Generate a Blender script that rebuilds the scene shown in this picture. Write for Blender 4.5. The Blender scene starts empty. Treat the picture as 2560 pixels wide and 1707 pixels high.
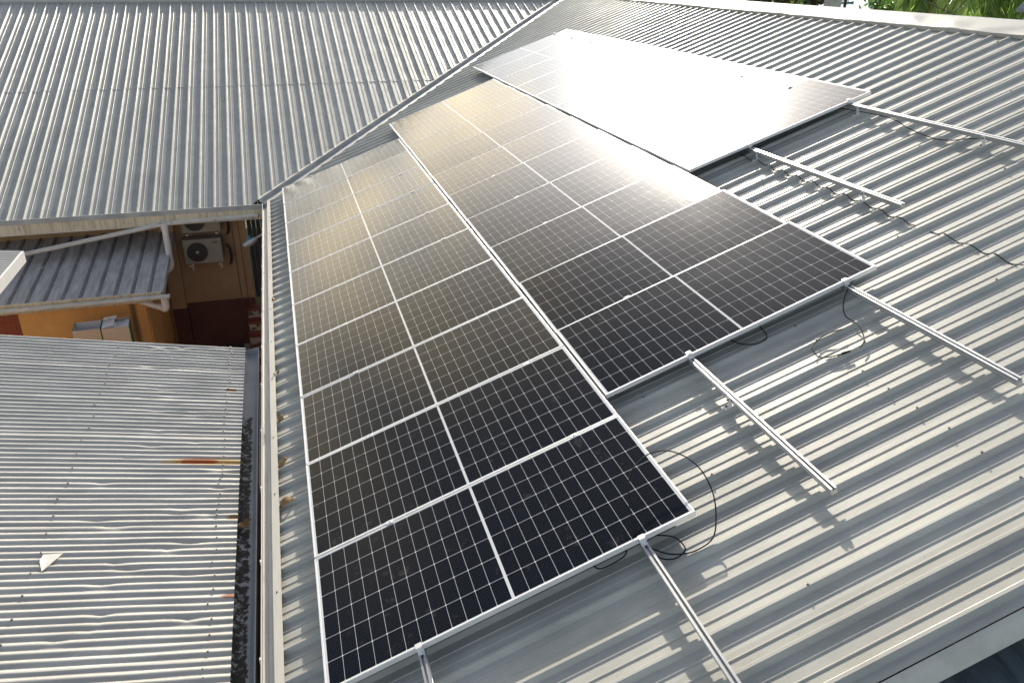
import bpy, bmesh, math, random
from mathutils import Vector, Matrix, noise
R = math.radians
random.seed(7)
SC = bpy.context.scene
COL = SC.collection

# ------------------------------------------------------------------ camera, sky, sun, exposure
cam_d = bpy.data.cameras.new('camera'); cam = bpy.data.objects.new('camera', cam_d); COL.objects.link(cam)
RW = ((0.96303, -0.10926, 0.24623), (-0.26935, -0.40435, 0.87404), (0.00406, -0.90805, -0.41883))
CAM = Vector((0.10473, -14.87358, 3.58423))
cam.matrix_world = Matrix(((RW[0][0], -RW[0][1], -RW[0][2], CAM.x), (RW[1][0], -RW[1][1], -RW[1][2], CAM.y),
                           (RW[2][0], -RW[2][1], -RW[2][2], CAM.z), (0, 0, 0, 1)))
cam_d.sensor_width = 36.0; cam_d.lens = 2019.3 / 2560 * 36.0
cam_d.clip_start = 0.1; cam_d.clip_end = 9000
SC.camera = cam

SUN_AZ, SUN_EL = 16.4, 23.8
SUN_DIR = Vector((math.sin(R(SUN_AZ)) * math.cos(R(SUN_EL)), math.cos(R(SUN_AZ)) * math.cos(R(SUN_EL)), math.sin(R(SUN_EL))))
sun_d = bpy.data.lights.new('sun', 'SUN'); sun = bpy.data.objects.new('sun', sun_d); COL.objects.link(sun)
sun_d.energy = 4.3; sun_d.angle = R(0.6); sun_d.color = (1.0, 0.925, 0.775)
sun.rotation_euler = (-SUN_DIR).to_track_quat('-Z', 'Y').to_euler()
sun['kind'] = 'helper'

w = bpy.data.worlds.new('World'); SC.world = w; w.use_nodes = True
nt = w.node_tree; nt.nodes.clear()
def N(t, **kw):
    n = nt.nodes.new(t)
    for k, v in kw.items(): setattr(n, k, v)
    return n
out = N('ShaderNodeOutputWorld'); bg = N('ShaderNodeBackground'); sky = N('ShaderNodeTexSky')
sky.sky_type = 'NISHITA'; sky.sun_disc = False; sky.sun_elevation = R(SUN_EL); sky.sun_rotation = R(SUN_AZ)
sky.air_density = 1.0; sky.dust_density = 1.2; sky.ozone_density = 1.0
bg.inputs['Strength'].default_value = 0.13
# drifting warm clouds low in the sky around the sun
tc = N('ShaderNodeTexCoord'); mp = N('ShaderNodeMapping'); mp.inputs['Scale'].default_value = (3.2, 3.2, 6.0)
mp.inputs['Location'].default_value = (1.7, 0.4, 0.2)
no = N('ShaderNodeTexNoise'); no.inputs['Scale'].default_value = 1.6; no.inputs['Detail'].default_value = 5; no.inputs['Roughness'].default_value = .5
sx = N('ShaderNodeSeparateXYZ')
low = N('ShaderNodeMapRange', interpolation_type='SMOOTHSTEP'); low.inputs['From Min'].default_value = 0.43; low.inputs['From Max'].default_value = 0.27
ad = N('ShaderNodeMath', operation='ADD'); mu = N('ShaderNodeMath', operation='MULTIPLY')
cl = N('ShaderNodeMapRange', interpolation_type='SMOOTHSTEP'); cl.inputs['From Min'].default_value = 0.42; cl.inputs['From Max'].default_value = 0.72
mx = N('ShaderNodeMix', data_type='RGBA'); mx.inputs['B'].default_value = (9.2, 9.4, 9.6, 1)
L = nt.links.new
L(tc.outputs['Generated'], mp.inputs['Vector']); L(mp.outputs['Vector'], no.inputs['Vector']); L(tc.outputs['Generated'], sx.inputs['Vector'])
L(sx.outputs['Z'], low.inputs['Value'])
sc_ = N('ShaderNodeMath', operation='MULTIPLY'); sc_.inputs[1].default_value = 0.42
L(low.outputs['Result'], sc_.inputs[0]); L(sc_.outputs[0], ad.inputs[0]); L(no.outputs['Fac'], ad.inputs[1])
cl.inputs['From Min'].default_value = 0.60; cl.inputs['From Max'].default_value = 0.90
L(ad.outputs[0], cl.inputs['Value']); hs = N('ShaderNodeHueSaturation'); hs.inputs['Saturation'].default_value = .62; L(sky.outputs['Color'], hs.inputs['Color']); L(hs.outputs['Color'], mx.inputs['A'])
dt = N('ShaderNodeVectorMath', operation='DOT_PRODUCT'); dt.inputs[1].default_value = SUN_DIR; L(tc.outputs['Generated'], dt.inputs[0])
side = N('ShaderNodeMapRange', interpolation_type='SMOOTHSTEP'); side.inputs['From Min'].default_value = .55; side.inputs['From Max'].default_value = .86; L(dt.outputs['Value'], side.inputs['Value'])
cf = N('ShaderNodeMath', operation='MULTIPLY'); L(cl.outputs['Result'], cf.inputs[0]); L(side.outputs['Result'], cf.inputs[1]); L(cf.outputs[0], mx.inputs['Factor'])
# hazy bright aureole round the sun
pos = N('ShaderNodeMath', operation='MAXIMUM'); pos.inputs[1].default_value = 0; L(dt.outputs['Value'], pos.inputs[0])
# a warm cumulus bank low to the left of the sun
bd = Vector((math.sin(R(-14)) * math.cos(R(13.5)), math.cos(R(-14)) * math.cos(R(13.5)), math.sin(R(13.5))))
d2 = N('ShaderNodeVectorMath', operation='DOT_PRODUCT'); d2.inputs[1].default_value = bd; L(tc.outputs['Generated'], d2.inputs[0])
n5_ = N('ShaderNodeTexNoise'); n5_.inputs['Scale'].default_value = 9.0; n5_.inputs['Detail'].default_value = 5; L(tc.outputs['Generated'], n5_.inputs['Vector'])
m5 = N('ShaderNodeMath', operation='MULTIPLY_ADD'); m5.inputs[1].default_value = .40; L(n5_.outputs['Fac'], m5.inputs[0]); L(d2.outputs['Value'], m5.inputs[2])
r5_ = N('ShaderNodeMapRange', interpolation_type='SMOOTHSTEP'); r5_.inputs['From Min'].default_value = 1.135; r5_.inputs['From Max'].default_value = 1.195; L(m5.outputs[0], r5_.inputs['Value'])
mx2 = N('ShaderNodeMix', data_type='RGBA'); mx2.inputs['B'].default_value = (22.0, 18.6, 12.6, 1); L(r5_.outputs['Result'], mx2.inputs['Factor']); L(mx.outputs['Result'], mx2.inputs['A'])
acc = mx2.outputs['Result']
# a deep clear patch of sky higher up to the left
cdir = Vector((math.sin(R(-22)) * math.cos(R(40)), math.cos(R(-22)) * math.cos(R(40)), math.sin(R(40))))
d3 = N('ShaderNodeVectorMath', operation='DOT_PRODUCT'); d3.inputs[1].default_value = cdir; L(tc.outputs['Generated'], d3.inputs[0])
m6 = N('ShaderNodeMath', operation='MULTIPLY_ADD'); m6.inputs[1].default_value = .06; L(n5_.outputs['Fac'], m6.inputs[0]); L(d3.outputs['Value'], m6.inputs[2])
r6 = N('ShaderNodeMapRange', interpolation_type='SMOOTHSTEP'); r6.inputs['From Min'].default_value = .90; r6.inputs['From Max'].default_value = 1.0; r6.inputs['To Min'].default_value = 1.0; r6.inputs['To Max'].default_value = .30; L(m6.outputs[0], r6.inputs['Value'])
v6 = N('ShaderNodeVectorMath', operation='SCALE'); L(acc, v6.inputs[0]); L(r6.outputs['Result'], v6.inputs['Scale']); acc = v6.outputs[0]
for pw, am in ((200, 62.0), (700, 260.0), (30, 3.5)):
    p_ = N('ShaderNodeMath', operation='POWER'); p_.inputs[1].default_value = pw; L(pos.outputs[0], p_.inputs[0])
    v_ = N('ShaderNodeVectorMath', operation='SCALE'); v_.inputs[0].default_value = (am, am * .96, am * .88); L(p_.outputs[0], v_.inputs['Scale'])
    a_ = N('ShaderNodeVectorMath', operation='ADD'); L(acc, a_.inputs[0]); L(v_.outputs[0], a_.inputs[1]); acc = a_.outputs[0]
L(acc, bg.inputs['Color']); L(bg.outputs['Background'], out.inputs['Surface'])

SC.view_settings.view_transform = 'Standard'; SC.view_settings.look = 'None'
SC.view_settings.gamma = 1.0; SC.view_settings.exposure = 0.66
SC.render.engine = 'CYCLES'
SC.cycles.max_bounces = 6; SC.cycles.use_denoising = True

# ------------------------------------------------------------------ roof frame
TH = R(20.0); CT, ST = math.cos(TH), math.sin(TH)
U = Vector((CT, 0, ST)); V = Vector((0, -1, 0)); NN = Vector((-ST, 0, CT))
def W(u, v, h=0.0): return U * u + V * v + NN * h
HP = -0.145                     # roof pan below the panel glass
RIB = 0.031; PITCH = 0.2536
RM = Matrix(((CT, 0, -ST, 0), (0, 1, 0, 0), (ST, 0, CT, 0), (0, 0, 0, 1)))   # local x up slope, y away, z off the roof

# ------------------------------------------------------------------ materials
def mat(name, base=(.5, .5, .5), rough=.5, metal=0.0, spec=.5, var=0.0, vscale=(1, 1, 1), noise_scale=4.0, dark=None, bump=0.0, bump_scale=60, coat=0.0, detail=6, lo=.4, hi=.62):
    m = bpy.data.materials.new(name); m.use_nodes = True
    t = m.node_tree; b = t.nodes['Principled BSDF']
    b.inputs['Base Color'].default_value = (*base, 1); b.inputs['Roughness'].default_value = rough
    b.inputs['Metallic'].default_value = metal; b.inputs['Specular IOR Level'].default_value = spec
    b.inputs['Coat Weight'].default_value = coat
    if var or dark:
        c = t.nodes.new('ShaderNodeTexCoord'); mpn = t.nodes.new('ShaderNodeMapping'); mpn.inputs['Scale'].default_value = vscale
        n = t.nodes.new('ShaderNodeTexNoise'); n.inputs['Scale'].default_value = noise_scale; n.inputs['Detail'].default_value = detail
        n.inputs['Roughness'].default_value = .62
        r = t.nodes.new('ShaderNodeMapRange'); r.inputs['From Min'].default_value = lo; r.inputs['From Max'].default_value = hi
        x = t.nodes.new('ShaderNodeMix'); x.data_type = 'RGBA'
        d = dark or tuple(v * (1 - var) for v in base)
        x.inputs['A'].default_value = (*d, 1); x.inputs['B'].default_value = (*base, 1)
        k = t.links.new
        k(c.outputs['Object'], mpn.inputs['Vector']); k(mpn.outputs['Vector'], n.inputs['Vector']); k(n.outputs['Fac'], r.inputs['Value'])
        k(r.outputs['Result'], x.inputs['Factor']); k(x.outputs['Result'], b.inputs['Base Color'])
        rr = t.nodes.new('ShaderNodeMapRange'); rr.inputs['To Min'].default_value = min(1, rough + .12); rr.inputs['To Max'].default_value = rough
        k(r.outputs['Result'], rr.inputs['Value']); k(rr.outputs['Result'], b.inputs['Roughness'])
    if bump:
        c2 = t.nodes.new('ShaderNodeTexCoord'); n2 = t.nodes.new('ShaderNodeTexNoise'); n2.inputs['Scale'].default_value = bump_scale; n2.inputs['Detail'].default_value = 4
        bp = t.nodes.new('ShaderNodeBump'); bp.inputs['Strength'].default_value = bump; bp.inputs['Distance'].default_value = .01
        t.links.new(c2.outputs['Object'], n2.inputs['Vector']); t.links.new(n2.outputs['Fac'], bp.inputs['Height']); t.links.new(bp.outputs['Normal'], b.inputs['Normal'])
    return m
def tri(t, f, *ins):
    n = t.nodes.new('ShaderNodeMath'); n.operation = f
    for i, v in enumerate(ins):
        if isinstance(v, (int, float)): n.inputs[i].default_value = v
        else: t.links.new(v, n.inputs[i])
    return n.outputs[0]

M = {}
M['roof_x'] = mat('painted_steel_roof', (.455, .445, .40), .42, var=.16, vscale=(.25, 5, 5), noise_scale=2.2, spec=.5)
M['roof_y'] = mat('painted_steel_roof_far', (.455, .445, .40), .42, var=.16, vscale=(5, .25, 5), noise_scale=2.2, spec=.5)
def sheet_roof(name, axis, phase):
    m = mat(name, (.455, .445, .40), .42, var=.12, vscale=((.25, 5, 5) if axis == 'Y' else (5, .25, 5)), noise_scale=2.2)
    t = m.node_tree; b = t.nodes['Principled BSDF']; k = t.links.new; src = b.inputs['Base Color'].links[0].from_socket
    c = t.nodes.new('ShaderNodeTexCoord'); s = t.nodes.new('ShaderNodeSeparateXYZ'); k(c.outputs['Object'], s.inputs[0])
    fl_ = t.nodes.new('ShaderNodeMath'); fl_.operation = 'FLOOR'; d_ = t.nodes.new('ShaderNodeMath'); d_.operation = 'MULTIPLY_ADD'; d_.inputs[1].default_value = 1 / (PITCH * 3); d_.inputs[2].default_value = phase
    k(s.outputs[axis], d_.inputs[0]); k(d_.outputs[0], fl_.inputs[0])
    wn = t.nodes.new('ShaderNodeTexWhiteNoise'); wn.noise_dimensions = '1D'; k(fl_.outputs[0], wn.inputs['W'])
    r1 = t.nodes.new('ShaderNodeMapRange'); r1.inputs['To Min'].default_value = .90; r1.inputs['To Max'].default_value = 1.08; k(wn.outputs['Value'], r1.inputs['Value'])
    n = t.nodes.new('ShaderNodeTexNoise'); n.inputs['Scale'].default_value = 1.1; n.inputs['Detail'].default_value = 8; n.inputs['Roughness'].default_value = .68; k(c.outputs['Object'], n.inputs['Vector'])
    r2 = t.nodes.new('ShaderNodeMapRange'); r2.inputs['From Min'].default_value = .34; r2.inputs['From Max'].default_value = .62; r2.inputs['To Min'].default_value = .88; r2.inputs['To Max'].default_value = 1.05; k(n.outputs['Fac'], r2.inputs['Value'])
    sp = t.nodes.new('ShaderNodeTexNoise'); sp.inputs['Scale'].default_value = 34; sp.inputs['Detail'].default_value = 2; k(c.outputs['Object'], sp.inputs['Vector'])
    r3 = t.nodes.new('ShaderNodeMapRange'); r3.inputs['From Min'].default_value = .73; r3.inputs['From Max'].default_value = .78; r3.inputs['To Min'].default_value = 1; r3.inputs['To Max'].default_value = .6; k(sp.outputs['Fac'], r3.inputs['Value'])
    m1 = t.nodes.new('ShaderNodeMath'); m1.operation = 'MULTIPLY'; k(r1.outputs[0], m1.inputs[0]); k(r2.outputs[0], m1.inputs[1])
    m2 = t.nodes.new('ShaderNodeMath'); m2.operation = 'MULTIPLY'; k(m1.outputs[0], m2.inputs[0]); k(r3.outputs[0], m2.inputs[1])
    v = t.nodes.new('ShaderNodeVectorMath'); v.operation = 'SCALE'; k(src, v.inputs[0]); k(m2.outputs[0], v.inputs['Scale']); k(v.outputs[0], b.inputs['Base Color'])
    return m
M['roof_x'] = sheet_roof('painted_steel_roof', 'Y', .2); M['roof_y'] = sheet_roof('painted_steel_roof_far', 'X', .4)
M['cap'] = mat('ridge_cap_steel', (.42, .41, .375), .40, var=.10, noise_scale=1.6)
M['flash'] = mat('cream_flashing', (.58, .55, .48), .45, var=.12, vscale=(3, .5, 3), noise_scale=3)
M['gutter'] = mat('weathered_gutter_steel', (.46, .45, .43), .42, dark=(.16, .14, .12), vscale=(3, .6, 3), noise_scale=5, lo=.30, hi=.42)
M['valley'] = mat('valley_steel', (.40, .40, .39), .40, var=.25, noise_scale=3)
M['fascia'] = mat('cream_fascia', (.62, .54, .40), .6, dark=(.36, .29, .19), vscale=(9, 9, .8), noise_scale=2.5, lo=.30, hi=.55)
M['pvc'] = mat('white_pvc', (.72, .67, .60), .4, var=.14, vscale=(2, 2, 2), noise_scale=3)
M['pvc_in'] = mat('pvc_inside', (.55, .55, .50), .55, var=.25, noise_scale=6)
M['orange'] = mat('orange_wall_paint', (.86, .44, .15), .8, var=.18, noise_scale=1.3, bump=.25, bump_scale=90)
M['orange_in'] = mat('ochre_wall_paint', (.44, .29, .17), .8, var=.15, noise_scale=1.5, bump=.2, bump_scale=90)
M['maroon'] = mat('maroon_dado_paint', (.13, .05, .037), .6, var=.25, noise_scale=2)
M['stone'] = mat('stone_riser', (.48, .42, .35), .85, dark=(.12, .10, .08), noise_scale=9, lo=.42, hi=.52, detail=2)
M['red'] = mat('red_floor_paint', (.28, .08, .05), .6, var=.3, noise_scale=4)
M['door'] = mat('red_brown_door', (.30, .065, .03), .5, var=.2, vscale=(4, 4, .6), noise_scale=4)
M['navy'] = mat('dark_blue_sheet', (.02, .035, .045), .5, var=.2)
M['oldroof'] = mat('weathered_dark_roof', (.52, .49, .46), .85, spec=.12, dark=(.38, .35, .33), vscale=(5, .6, 5), noise_scale=3)
M['oldrib'] = mat('grimy_roof_rib', (.25, .235, .225), .85, spec=.1, var=.3, vscale=(5, .6, 5), noise_scale=3)
M['darkroof'] = mat('dark_green_roof', (.10, .125, .135), .5, dark=(.06, .08, .088), vscale=(6, .4, 6), noise_scale=3)
M['alu'] = mat('anodised_aluminium', (.78, .78, .78), .34, metal=.2, spec=.6, var=.06, noise_scale=8)
M['rail'] = mat('mill_aluminium', (.52, .53, .54), .34, metal=.75, var=.12, vscale=(8, .4, 8), noise_scale=6)
M['steel'] = mat('galvanised_steel', (.55, .56, .56), .35, metal=.8, var=.2, noise_scale=30)
M['screw'] = mat('screw_head', (.20, .19, .18), .5, metal=.5)
M['black'] = mat('black_cable_sheath', (.012, .012, .013), .65, spec=.2)
M['leaf_dry'] = mat('dry_leaf', (.42, .26, .11), .7, var=.4, noise_scale=30)
M['scrap'] = mat('flashing_offcut', (.62, .60, .55), .4, var=.1, noise_scale=10)
M['ac'] = mat('cream_metal_casing', (.33, .295, .235), .5, var=.12, noise_scale=3)
M['ac_dark'] = mat('fan_grille_black', (.04, .038, .035), .5)
M['ac_hub'] = mat('fan_hub', (.45, .42, .36), .5)
M['lamp_glass'] = mat('lamp_clear_cover', (.50, .54, .57), .15, coat=.5)
M['lamp_body'] = mat('lamp_grey_body', (.42, .41, .40), .4)
M['lamp_blue'] = mat('photocell_blue', (.10, .26, .42), .3)
M['box_white'] = mat('white_printed_card', (.70, .67, .68), .6, var=.06, noise_scale=4)
M['box_tan'] = mat('pale_card_side', (.66, .52, .40), .7, var=.06, noise_scale=4)
M['box_green'] = mat('green_printed_card', (.02, .20, .08), .6)
M['wood'] = mat('rough_timber', (.28, .18, .10), .8, var=.3, vscale=(1, 8, 8), noise_scale=4)
M['concrete'] = mat('concrete', (.52, .50, .44), .85, var=.25, noise_scale=2, bump=.2)
M['pole_wood'] = mat('dark_timber_pole', (.09, .07, .05), .85, var=.3, vscale=(6, 6, .5))
M['trunk'] = mat('tree_bark', (.16, .12, .085), .9, var=.35, vscale=(3, 3, 1), noise_scale=6)
M['grey_roof'] = mat('grey_house_roof', (.20, .21, .22), .6, var=.2, noise_scale=4)
M['house_wall'] = mat('house_wall', (.45, .43, .40), .8, var=.1)
M['white_paint'] = mat('white_paint', (.72, .71, .69), .5, var=.08)
M['hull'] = mat('green_hull', (.05, .16, .13), .5, var=.1)
M['hull_dark'] = mat('dark_hull', (.09, .07, .09), .6)
M['paper'] = mat('white_litter', (.7, .68, .65), .6)
M['bin'] = mat('black_plastic', (.015, .017, .02), .5)
M['ink'] = mat('dark_print', (.05, .04, .04), .6)

def leaf_mat(name, c1, c2):
    m = bpy.data.materials.new(name); m.use_nodes = True; t = m.node_tree; b = t.nodes['Principled BSDF']
    g = t.nodes.new('ShaderNodeNewGeometry'); x = t.nodes.new('ShaderNodeMix'); x.data_type = 'RGBA'
    x.inputs['A'].default_value = (*c1, 1); x.inputs['B'].default_value = (*c2, 1)
    t.links.new(g.outputs['Random Per Island'], x.inputs['Factor']); t.links.new(x.outputs['Result'], b.inputs['Base Color'])
    b.inputs['Roughness'].default_value = .32
    tr = t.nodes.new('ShaderNodeBsdfTranslucent'); ms = t.nodes.new('ShaderNodeMixShader'); ms.inputs[0].default_value = .6
    t.links.new(x.outputs['Result'], tr.inputs['Color'])
    t.links.new(b.outputs[0], ms.inputs[1]); t.links.new(tr.outputs[0], ms.inputs[2]); t.links.new(ms.outputs[0], t.nodes['Material Output'].inputs['Surface'])
    return m
M['leaf_olive'] = leaf_mat('olive_leaves', (.08, .075, .035), (.16, .15, .07))
M['leaf_green'] = leaf_mat('green_leaves', (.06, .15, .03), (.16, .28, .06))
M['leaf_deep'] = leaf_mat('deep_green_leaves', (.05, .10, .03), (.11, .18, .05))
M['leaf_palm'] = leaf_mat('palm_leaves', (.09, .20, .035), (.40, .52, .13))
M['leaf_palm_dry'] = leaf_mat('dry_palm_leaves', (.30, .17, .06), (.42, .30, .12))
M['grass'] = mat('rough_grass', (.09, .12, .04), .9, dark=(.12, .10, .06), noise_scale=.4)

def cell_mat():
    "dark half-cut cells under textured glass, 24 x 6 with a bright centre gap"
    m = bpy.data.materials.new('solar_cells_under_glass'); m.use_nodes = True; t = m.node_tree; b = t.nodes['Principled BSDF']; k = t.links.new
    c = t.nodes.new('ShaderNodeTexCoord'); s = t.nodes.new('ShaderNodeSeparateXYZ'); k(c.outputs['Object'], s.inputs[0])
    x, y = s.outputs['X'], s.outputs['Y']
    ax = tri(t, 'SUBTRACT', tri(t, 'ABSOLUTE', x), 0.0085)
    PX, PY = 0.0920, 0.1835
    fx = tri(t, 'ABSOLUTE', tri(t, 'SUBTRACT', tri(t, 'FRACT', tri(t, 'ADD', tri(t, 'DIVIDE', ax, PX), 0.5)), 0.5))   # 0 at a gap line
    fy = tri(t, 'ABSOLUTE', tri(t, 'SUBTRACT', tri(t, 'FRACT', tri(t, 'ADD', tri(t, 'DIVIDE', y, PY), 0.5)), 0.5))
    dx = tri(t, 'MULTIPLY', fx, PX); dy = tri(t, 'MULTIPLY', fy, PY)
    lx = tri(t, 'LESS_THAN', dx, .0010); ly = tri(t, 'LESS_THAN', dy, .0012)
    dia = tri(t, 'LESS_THAN', tri(t, 'ADD', dx, dy), .0068)
    mid = tri(t, 'LESS_THAN', ax, .0)
    ex = tri(t, 'GREATER_THAN', ax, PX * 12); ey = tri(t, 'GREATER_THAN', tri(t, 'ABSOLUTE', y), PY * 3)
    line = lx
    for q in (ly, dia, mid, ex, ey): line = tri(t, 'MAXIMUM', line, q)
    # fine busbars along the panel, with a broken dotted look
    bb = tri(t, 'ABSOLUTE', tri(t, 'SUBTRACT', tri(t, 'FRACT', tri(t, 'DIVIDE', y, PY / 10)), 0.5))
    bus = tri(t, 'MULTIPLY', tri(t, 'LESS_THAN', bb, .035), tri(t, 'ADD', tri(t, 'MULTIPLY', tri(t, 'GREATER_THAN', tri(t, 'FRACT', tri(t, 'MULTIPLY', x, 95)), .55), .8), .2))
    col = t.nodes.new('ShaderNodeMix'); col.data_type = 'RGBA'
    n = t.nodes.new('ShaderNodeTexNoise'); n.inputs['Scale'].default_value = 3.0
    oi = t.nodes.new('ShaderNodeObjectInfo')
    cm = t.nodes.new('ShaderNodeMix'); cm.data_type = 'RGBA'; cm.inputs['A'].default_value = (.0035, .006, .012, 1); cm.inputs['B'].default_value = (.006, .007, .011, 1)
    k(c.outputs['Object'], n.inputs['Vector']); k(n.outputs['Fac'], cm.inputs['Factor'])
    c1 = t.nodes.new('ShaderNodeMix'); c1.data_type = 'RGBA'; c1.inputs['B'].default_value = (.09, .095, .105, 1)
    k(bus, c1.inputs['Factor']); k(cm.outputs['Result'], c1.inputs['A'])
    col.inputs['B'].default_value = (.60, .61, .62, 1); k(line, col.inputs['Factor']); k(c1.outputs['Result'], col.inputs['A'])
    # dust smudges and boot marks
    d = t.nodes.new('ShaderNodeTexNoise'); d.inputs['Scale'].default_value = 7; d.inputs['Detail'].default_value = 8; d.inputs['Roughness'].default_value = .7
    ob = t.nodes.new('ShaderNodeVectorMath'); ob.operation = 'ADD'; k(c.outputs['Object'], ob.inputs[0])
    cmb = t.nodes.new('ShaderNodeCombineXYZ'); k(tri(t, 'MULTIPLY', oi.outputs['Random'], 37.0), cmb.inputs['X']); k(cmb.outputs[0], ob.inputs[1]); k(ob.outputs[0], d.inputs['Vector'])
    dr = t.nodes.new('ShaderNodeMapRange'); dr.inputs['From Min'].default_value = .60; dr.inputs['From Max'].default_value = .78; dr.inputs['To Max'].default_value = .15
    k(d.outputs['Fac'], dr.inputs['Value'])
    fin = t.nodes.new('ShaderNodeMix'); fin.data_type = 'RGBA'; fin.inputs['B'].default_value = (.35, .32, .28, 1)
    k(dr.outputs['Result'], fin.inputs['Factor']); k(col.outputs['Result'], fin.inputs['A']); k(fin.outputs['Result'], b.inputs['Base Color'])
    b.inputs['Roughness'].default_value = .075; b.inputs['Specular IOR Level'].default_value = .20; b.inputs['IOR'].default_value = 1.45
    # stippled glass: fine bump
    n2 = t.nodes.new('ShaderNodeTexNoise'); n2.inputs['Scale'].default_value = 420; n2.inputs['Detail'].default_value = 1
    n3 = t.nodes.new('ShaderNodeTexNoise'); n3.inputs['Scale'].default_value = 1.6; n3.inputs['Detail'].default_value = 1
    k(ob.outputs[0], n3.inputs['Vector']); k(c.outputs['Object'], n2.inputs['Vector'])
    bp = t.nodes.new('ShaderNodeBump'); bp.inputs['Strength'].default_value = .12; bp.inputs['Distance'].default_value = .002
    k(n2.outputs['Fac'], bp.inputs['Height'])
    bp2 = t.nodes.new('ShaderNodeBump'); bp2.inputs['Strength'].default_value = .22; bp2.inputs['Distance'].default_value = .006
    k(n3.outputs['Fac'], bp2.inputs['Height']); k(bp.outputs['Normal'], bp2.inputs['Normal']); k(bp2.outputs['Normal'], b.inputs['Normal'])
    return m
M['cells'] = cell_mat()
def banded_wall():
    m = mat('banded_orange_wall', (.86, .44, .15), .8, var=.16, noise_scale=1.3, bump=.25, bump_scale=90)
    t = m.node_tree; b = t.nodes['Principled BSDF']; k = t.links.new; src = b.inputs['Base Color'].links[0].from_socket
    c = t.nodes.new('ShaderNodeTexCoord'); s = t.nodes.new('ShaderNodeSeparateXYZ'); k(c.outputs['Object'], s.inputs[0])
    d = tri(t, 'ABSOLUTE', tri(t, 'ADD', s.outputs['X'], 2.60)); r = t.nodes.new('ShaderNodeMapRange'); r.interpolation_type = 'SMOOTHSTEP'; r.inputs['From Min'].default_value = .085; r.inputs['From Max'].default_value = .01; r.inputs['To Max'].default_value = .8; k(d, r.inputs['Value'])  # soft dark vertical band mixed into the wall colour
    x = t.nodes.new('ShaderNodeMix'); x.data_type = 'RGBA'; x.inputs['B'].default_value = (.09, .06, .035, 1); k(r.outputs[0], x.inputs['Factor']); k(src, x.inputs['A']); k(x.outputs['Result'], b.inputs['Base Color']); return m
M['orange_band'] = banded_wall()

def old_iron():
    m = mat('old_corrugated_iron', (.47, .455, .42), .62, spec=.3, var=.22, vscale=(.5, 4, 4), noise_scale=2)
    t = m.node_tree; b = t.nodes['Principled BSDF']; k = t.links.new
    src = b.inputs['Base Color'].links[0].from_socket
    c = t.nodes.new('ShaderNodeTexCoord'); s = t.nodes.new('ShaderNodeSeparateXYZ'); k(c.outputs['Object'], s.inputs[0])
    def spot(cx, cy, rx, ry, soft):
        a = tri(t, 'DIVIDE', tri(t, 'SUBTRACT', s.outputs['X'], cx), rx); e = tri(t, 'DIVIDE', tri(t, 'SUBTRACT', s.outputs['Y'], cy), ry)
        d = tri(t, 'ADD', tri(t, 'MULTIPLY', a, a), tri(t, 'MULTIPLY', e, e))
        nz = t.nodes.new('ShaderNodeTexNoise'); nz.inputs['Scale'].default_value = 26; nz.inputs['Detail'].default_value = 5; k(c.outputs['Object'], nz.inputs['Vector'])
        d = tri(t, 'ADD', d, tri(t, 'MULTIPLY', tri(t, 'SUBTRACT', nz.outputs['Fac'], .5), 1.6))
        r = t.nodes.new('ShaderNodeMapRange'); r.inputs['From Min'].default_value = 1.0 + soft; r.inputs['From Max'].default_value = 1.0 - soft; k(d, r.inputs['Value']); return r.outputs['Result']
    for (args, colr) in (((-.86, -8.15, .36, .062, .5), (.50, .33, .12)), ((-.95, -8.15, .16, .042, .3), (.34, .085, .018)), ((-.62, -9.95, .07, .03, .4), (.22, .06, .02)),
                         ((-.72, -6.72, .06, .03, .4), (.20, .09, .04)), ((-.62, -9.0, .06, .03, .5), (.25, .15, .07))):
        x = t.nodes.new('ShaderNodeMix'); x.data_type = 'RGBA'; x.inputs['B'].default_value = (*colr, 1); k(spot(*args), x.inputs['Factor']); k(src, x.inputs['A']); src = x.outputs['Result']
    k(src, b.inputs['Base Color']); return m
M['iron'] = old_iron()
def moss_gutter():
    m = mat('mossy_box_gutter', (.45, .46, .48), .5, var=.12, noise_scale=3)
    t = m.node_tree; b = t.nodes['Principled BSDF']; k = t.links.new
    src = b.inputs['Base Color'].links[0].from_socket
    c = t.nodes.new('ShaderNodeTexCoord'); s = t.nodes.new('ShaderNodeSeparateXYZ'); k(c.outputs['Object'], s.inputs[0])
    n = t.nodes.new('ShaderNodeTexNoise'); n.inputs['Scale'].default_value = 17; n.inputs['Detail'].default_value = 6; n.inputs['Roughness'].default_value = .7; k(c.outputs['Object'], n.inputs['Vector'])
    yy = t.nodes.new('ShaderNodeMapRange'); yy.inputs['From Min'].default_value = -6.75; yy.inputs['From Max'].default_value = -7.1; k(s.outputs['Y'], yy.inputs['Value'])
    xx = t.nodes.new('ShaderNodeMapRange'); xx.inputs['From Min'].default_value = -.475; xx.inputs['From Max'].default_value = -.53; k(s.outputs['X'], xx.inputs['Value'])
    f = tri(t, 'MULTIPLY', yy.outputs[0], tri(t, 'ADD', tri(t, 'MULTIPLY', xx.outputs[0], .42), n.outputs['Fac']))
    r = t.nodes.new('ShaderNodeMapRange'); r.inputs['From Min'].default_value = .80; r.inputs['From Max'].default_value = .90; k(f, r.inputs['Value'])
    x = t.nodes.new('ShaderNodeMix'); x.data_type = 'RGBA'; x.inputs['B'].default_value = (.022, .021, .018, 1); k(r.outputs[0], x.inputs['Factor']); k(src, x.inputs['A']); k(x.outputs['Result'], b.inputs['Base Color'])
    b.inputs['Roughness'].default_value = .7
    for l in list(b.inputs['Roughness'].links): t.links.remove(l)
    return m
M['moss'] = moss_gutter()
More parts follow.
